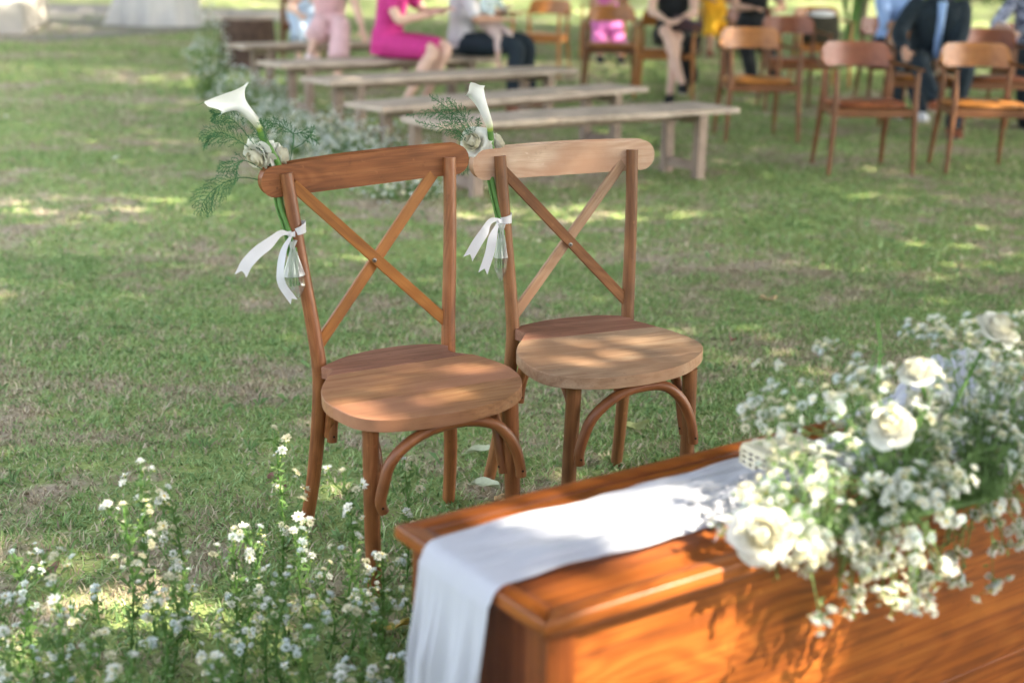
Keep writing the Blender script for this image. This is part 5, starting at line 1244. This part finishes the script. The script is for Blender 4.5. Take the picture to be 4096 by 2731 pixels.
    if shoes:
        for s in (1, -1):
            ff = kn[s, 'f']; C_ = MB(); ctr = foot[s]+ff*.06*S+up*.034*S
            C_.ball(ctr, (.049*S, .132*S, .040*S), 14, 8, rot=np.array([np.cross(ff, up), ff, up]).T); C_.ball(foot[s]-ff*.02*S+up*.055*S, (.045*S, .055*S, .050*S), 12, 8); o = C_.obj('shoe', shoes, t, sharp=None)
            sx_ = MB(); m_ = Matrix.Translation(foot[s]+ff*.06*S+up*.008) @ Matrix.Rotation(math.atan2(ff[1], ff[0]), 4, 'Z'); sx_.board([(.125*S*math.cos(a)-.0, .046*S*math.sin(a)) for a in np.linspace(0, 2*math.pi, 17)[:-1]], -.010, .006, .002, 0, m_); sx_.obj('sole', 'sole', o)
    return t

deg = math.radians
# woman in magenta on the fourth bench, in profile to the right
person('long-haired woman in a short magenta knit dress sitting sideways on a bench', (-1.10, 12.20, .545), deg(-18), hands=((-.74, 11.98, .80), (-.62, 12.15, .84)), feet=((-.93, 11.72, .0), (-.78, 11.90, .0)),
       lean=.12, top='magenta', sleeve=.32, dress=('magenta', .92), shoes='white_leather', skin='skin_pale', hair='long', knees=((-.70, 11.86, .52), (-.60, 12.00, .54)))
# man with the toddler
man = person('man in a pale shirt and navy trousers holding a toddler on his lap', (-.48, 12.50, .545), deg(8), hands=((-.14, 12.30, .76), (-.10, 12.62, .80)), feet=((-.03, 12.02, .0), (.12, 12.55, .0)),
       lean=-.02, top='grey_shirt', sleeve=.5, bottom='navy', shoes='brown_leather', skin='skin', knees=((-.02, 12.20, .54), (.06, 12.58, .55)))
person('toddler in a mint top and oatmeal trousers on the lap of a man', (-.27, 12.42, .72), deg(-30), hands=((-.16, 12.22, .84), (-.08, 12.42, .86)), feet=((-.16, 12.16, .36), (-.05, 12.30, .42)),
       lean=.05, top='mint', sleeve=.9, bottom='romper', leg_cover=.55, shoes=None, skin='skin_pale', scale=.50, knees=((-.17, 12.22, .62), (-.08, 12.32, .64)))
# woman in pale pink on the rear bench, turned to the camera
person('woman in a long pale pink satin dress on the rearmost bench', (-1.78, 13.75, .545), deg(-82), hands=((-2.02, 13.40, .72), (-1.40, 13.30, .52)), feet=((-1.88, 13.10, .30), (-1.62, 12.95, .0)),
       lean=.15, top='pale_pink', sleeve=.2, dress=('pale_pink', 1.55), shoes='white_leather', skin='skin_pale', hair='long', knees=((-1.80, 13.32, .66), (-1.62, 13.28, .64)))
# woman in black
person('woman in a sleeveless black dress with bare crossed forearms, seated left of the armchairs', (1.47, 13.88, .56), deg(-92), hands=((1.34, 13.42, .74), (1.50, 13.44, .74)), feet=((1.50, 13.05, .10), (1.40, 13.12, .0)),
       lean=.08, top='black_cloth', sleeve=0, dress=('black_cloth', .80), shoes='black_cloth', skin='skin_pale', hair='bun', knees=((1.37, 13.40, .62), (1.46, 13.42, .56)))
sk = MB(); rows = []
for i in range(13):
    u = i/12; rows.append([(1.52+.17*u+.02*math.sin(v*9), 13.46+.12*u+.03*math.sin(v*12+u*4), .58-v*(.50-.08*u)) for v in np.linspace(0, 1, 12)])
sk.grid(rows); sko = sk.obj('skirt_drape', 'black_cloth', bpy.data.objects[[o.name for o in bpy.data.objects if o.get('label', '').startswith('woman in a sleeveless black')][0]]); sko.matrix_world = Matrix.Identity(4); sko.matrix_parent_inverse = Matrix.Translation((1.47, 13.88, 0)).inverted()
# clutch bag on her lap
cb = MB(); cb.box((0, 0, 0), (.26, .045, .12), .015); co = cb.obj('clutch_bag', 'plum_leather'); co.location = (1.56, 13.45, .69); co.rotation_euler = (.5, .25, -.1)
tag(co, 'plum clutch bag on the lap of the woman in the black dress', 'handbag')
for k in range(9):
    c = MB(); a = k*.34; c.tube([(.10+.012*math.sin(a), -.02, -.03-k*.018), (.10+.012*math.sin(a+1), -.022, -.048-k*.018)], .0035, 6); c.obj('chain_link', 'gold', co)
# man in the dark suit, front row gap
person('man in a dark suit jacket over a light blue shirt, seated behind the front armchairs', (3.27, 11.40, .56), deg(-97), hands=((2.93, 10.98, .66), (3.24, 11.00, .60)), feet=((3.06, 10.52, .26), (3.36, 11.02, .0)),
       lean=.22, top='navy', sleeve=.9, bottom='navy', jacket='navy', shoes='brown_leather', skin='skin', knees=((3.02, 10.88, .56), (3.40, 10.98, .54)))
person('man in a light blue shirt seated just behind and left of the dark suit', (3.34, 12.95, .56), deg(-85), hands=((3.40, 12.55, .74), (3.26, 12.52, .72)), feet=((3.25, 12.30, 0), (3.42, 12.12, 0)),
       lean=.12, top='light_blue', sleeve=.55, bottom='navy', shoes='white_cotton', skin='skin_dark')
person('guest in a navy and white leaf print shirt and dark trousers at the right edge', (4.36, 12.35, .56), deg(-100), hands=((4.05, 12.00, .76), (4.32, 11.95, .72)), feet=((4.15, 11.70, 0), (4.45, 11.75, 0)),
       lean=.05, top='print', sleeve=.6, bottom='navy', shoes='black_cloth', skin='skin_pale')
person('guest in a wide orchid pink skirt behind the amber armchairs', (1.10, 18.35, .56), deg(-95), hands=((.95, 17.9, .70), (1.15, 17.9, .70)), feet=((1.0, 17.55, 0), (1.25, 17.6, 0)),
       lean=.05, top='hot_pink', sleeve=.3, dress=('hot_pink', 1.55), shoes='black_cloth', skin='skin', hair='long')
person('guest dressed in black behind the reddish armchairs', (2.42, 15.1, .56), deg(-88), hands=((2.35, 14.65, .80), (2.60, 14.65, .80)), feet=((2.35, 14.35, 0), (2.60, 14.35, 0)),
       lean=.05, top='black_cloth', sleeve=.3, bottom='black_cloth', shoes='brown_leather', skin='skin')
person('guest in a marigold yellow dress seated far behind the woman in black', (2.62, 19.6, .56), deg(-80), hands=((2.5, 19.15, .74), (2.75, 19.15, .74)), feet=((2.5, 18.9, 0), (2.75, 18.9, 0)),
       lean=.05, top='yellow', sleeve=.8, dress=('yellow', 1.4), shoes='brown_leather', skin='skin_dark', hair='long')
person('guest in a pale blue flowing dress seated beyond the rearmost bench', (-2.55, 17.2, .56), deg(-70), hands=((-2.6, 16.8, .74), (-2.35, 16.8, .74)), feet=((-2.5, 16.5, 0), (-2.3, 16.6, 0)),
       lean=.05, top='pale_blue', sleeve=.4, dress=('pale_blue', 1.5), shoes='white_leather', skin='skin_pale', hair='long')
for (x, y, rz, lab) in ((2.64, 19.75, .1, 'dark armchair under the guest in marigold yellow'), (-2.57, 17.35, .2, 'dark armchair under the guest in pale blue')):
    o = copy_tree(protos['b']); o.location = (x, y, 0); o.rotation_euler = (0, 0, rz); tag(o, lab, 'chair', 'wooden armchairs for the guests')

# bag on the amber armchair
hb = empty('canvas_bag', (3.12, 15.02, .447), .1, label='dark olive canvas bag with a white cloth on top, on the amber armchair seat', cat='bag')
m = MB(); m.tube([(0, 0, 0), (0, 0, .08), (0, 0, .24), (0, 0, .28)], [(.20, .10), (.21, .11), (.19, .08), (.17, .05)], 16, up=(0, 1, 0)); m.obj('body', 'olive_bag', hb, sharp=None)
m = MB(); m.ball((0, 0, .29), (.15, .07, .045), 14, 8); m.obj('white_cloth', 'white_cotton', hb)
# red purse on the bench beside the woman in magenta
rp = MB(); rp.box((0, 0, .045), (.16, .07, .09), .018); ro_ = rp.obj('red_purse', 'plum_leather'); MAT['red'] = plain('red_leather', (.55, .02, .03), .5); ro_.data.materials[0] = MAT['red']
ro_.location = (-.66, 12.42, .43); ro_.rotation_euler = (0, 0, .5); tag(ro_, 'small red purse on the bench between the woman in magenta and the man', 'handbag')

# ================================================================== FLOWER BANKS ALONG THE BENCHES, PALMS
def flower_bush(x, y, rx, ry, h, n, label, seed, wts=(4, 1, 1, 6, 0)):
    rs = random.Random(seed); t = empty('white_flower_bush', (x, y, 0), label=label, cat='flower bush', group='white flower bushes along the left ends of the benches')
    sm = MB(); lm = MB(); it = []
    for k in range(n):
        a = rs.uniform(0, 6.283); q = math.sqrt(rs.random()); bx, by = rx*q*math.cos(a), ry*q*math.sin(a)
        hh = h*(1-.55*q*q)*rs.uniform(.35, 1.0)
        top = npv(bx*1.15+rs.gauss(0, .02), by*1.15, hh); sm.tube([npv(bx*.5, by*.5, 0), npv(bx*.9, by*.9, hh*.5), top], [.0025, .0012], 3, cap=False)
        for u in (.25, .45, .6, .75, .9): leaflets(lm, npv(bx*(.5+.65*u), by*(.5+.65*u), hh*u), npv(0, 0, 1), 3, rs, .030)
        for _ in range(4): it.append((top+npv(rs.gauss(0, .022), rs.gauss(0, .022), rs.gauss(0, .028)), npv(bx, by, .2)/np.linalg.norm(npv(bx, by, .2))))
    tag(sm.obj('stems', 'stem', t, sharp=None), kind='stuff'); tag(lm.obj('leaves', 'leafgreen', t, smooth=False), kind='stuff'); merged_blossoms(t, it, 'blossoms', 1.7, rs, wts)
    return t
flower_bush(-2.72, 12.7, .17, .17, .86, 75, 'tallest white flower bush, beside the rearmost bench', 1, (4, 1, 1, 3, 0))
flower_bush(-2.25, 11.9, .34, .34, .40, 90, 'mid height white flower bush before the left end of the fourth bench', 2, (4, 1, 1, 3, 0))
flower_bush(-1.85, 10.8, .26, .34, .26, 60, 'white flower bush at the left end of the third bench', 3, (4, 1, 1, 3, 0))
flower_bush(-1.36, 9.55, .34, .34, .30, 130, 'low white flower bush at the left end of the third bench legs', 4, (5, 2, 2, 2, 0))
flower_bush(-.98, 8.95, .40, .32, .30, 140, 'low white flower bush behind the left chair, at the second bench end', 5, (5, 2, 2, 1, 0))
flower_bush(-.60, 7.85, .24, .24, .12, 34, 'smallest white flower bush, at the front bench end between the two chairs', 6, (5, 2, 2, 1, 0))

def palm(x, y, h, n, label, seed):
    rs = random.Random(seed); t = empty('areca_palm', (x, y, 0), label=label, cat='palm', group='areca palms behind the armchairs')
    m = MB()
    for k in range(5):
        a = rs.uniform(0, 6.28); m.tube(smooth_path([(0.05*math.cos(a), .05*math.sin(a), 0), (.10*math.cos(a), .10*math.sin(a), h*.3), (.16*math.cos(a), .16*math.sin(a), h*.5)], 8), [.03, .022, .016], 7)
    m.obj('trunk', 'stem', t)
    for k in range(n):
        a = 2*math.pi*k/n+rs.uniform(-.3, .3); L = h*rs.uniform(.6, .95); el_ = rs.uniform(.5, 1.3)
        d = npv(math.cos(a), math.sin(a), 0); P = smooth_path([d*.10+npv(0, 0, h*.35), d*L*.35*math.cos(el_)+npv(0, 0, h*.45+L*.4*math.sin(el_)), d*L*.75+npv(0, 0, h*.45+L*.45*math.sin(el_)-.1)], 26)
        f = MB(); f.tube(P, [.008, .003], 4); s_ = np.cross(d, npv(0, 0, 1))
        for i in range(4, 26):
            for sg in (-1, 1):
                ll = L*.30*math.sin(math.pi*(.15+.8*i/26)); td = P[min(i+1, 25)]-P[i-1]; td /= np.linalg.norm(td); dd = td*.6+s_*sg*.8+npv(0, 0, -.25+rs.gauss(0, .1)); dd /= np.linalg.norm(dd); w = np.cross(dd, npv(0, 0, 1)); w /= np.linalg.norm(w)
                f.add([P[i]-w*.006, P[i]+dd*ll*.5-w*.013, P[i]+dd*ll+npv(0, 0, -ll*.2), P[i]+dd*ll*.5+w*.013, P[i]+w*.006], [(0, 1, 2, 3, 4)])
        f.obj('frond', 'palm', t, smooth=False)
palm(7.2, 20.5, 2.2, 15, 'areca palm right of the man in the dark suit', 3)
palm(4.45, 19.5, 1.7, 11, 'small areca palm just left of the slim tree trunk', 5)
for i, (x, y, s, lab) in enumerate(((-4.5, -5.5, 3.0, 'tall dark shrub added unseen behind the photographer to block sky light, on the left'), (1.5, -6.2, 3.4, 'tall dark shrub added unseen straight behind the photographer to block sky light'), (7.0, -5.0, 3.2, 'tall dark shrub added unseen behind the photographer to block sky light, on the right'), (-14, 33, 1.6, 'rounded dark shrub beyond the gravel, far left'), (-4, 42, 2.2, 'rounded shrub at the far end of the lawn, left of centre'), (4, 46, 2.4, 'rounded shrub at the far end of the lawn, centre'), (13, 44, 2.4, 'rounded shrub at the far end of the lawn, right'), (22, 40, 2.2, 'rounded shrub beyond the lawn, far right'))):  # the three behind the photographer are added unseen to hold back sky light
    t = empty('shrub', (x, y, 0), label=lab, cat='shrub', group='shrubs around the lawn'); n = 5200
    d = np.random.randn(n, 3); d /= np.linalg.norm(d, axis=1)[:, None]; rr = (.55+.5*np.random.rand(n))*(1+.25*np.sin(d[:, 0]*7+i)*np.cos(d[:, 1]*6)); c = d*rr[:, None]*npv(2.2, 1.4, 1.0)*s; c[:, 2] = np.abs(c[:, 2])
    a = np.random.randn(n, 3); a /= np.linalg.norm(a, axis=1)[:, None]; b_ = np.cross(a, d); b_ /= np.linalg.norm(b_, axis=1)[:, None]+1e-9
    V = np.stack([c-a*.14, c+b_*.06, c+a*.14, c-b_*.06], 1).reshape(-1, 3)
    tag(link('foliage', arr_mesh('foliage', V, np.arange(n*4).reshape(-1, 4), 'tree_leaf', {'rnd': np.repeat(np.random.rand(n), 4)}), t), kind='stuff')
    m = MB(); m.tube([(0, 0, 0), (0, 0, s*.8)], [.12, .05], 8); m.obj('trunk', 'bark', t)
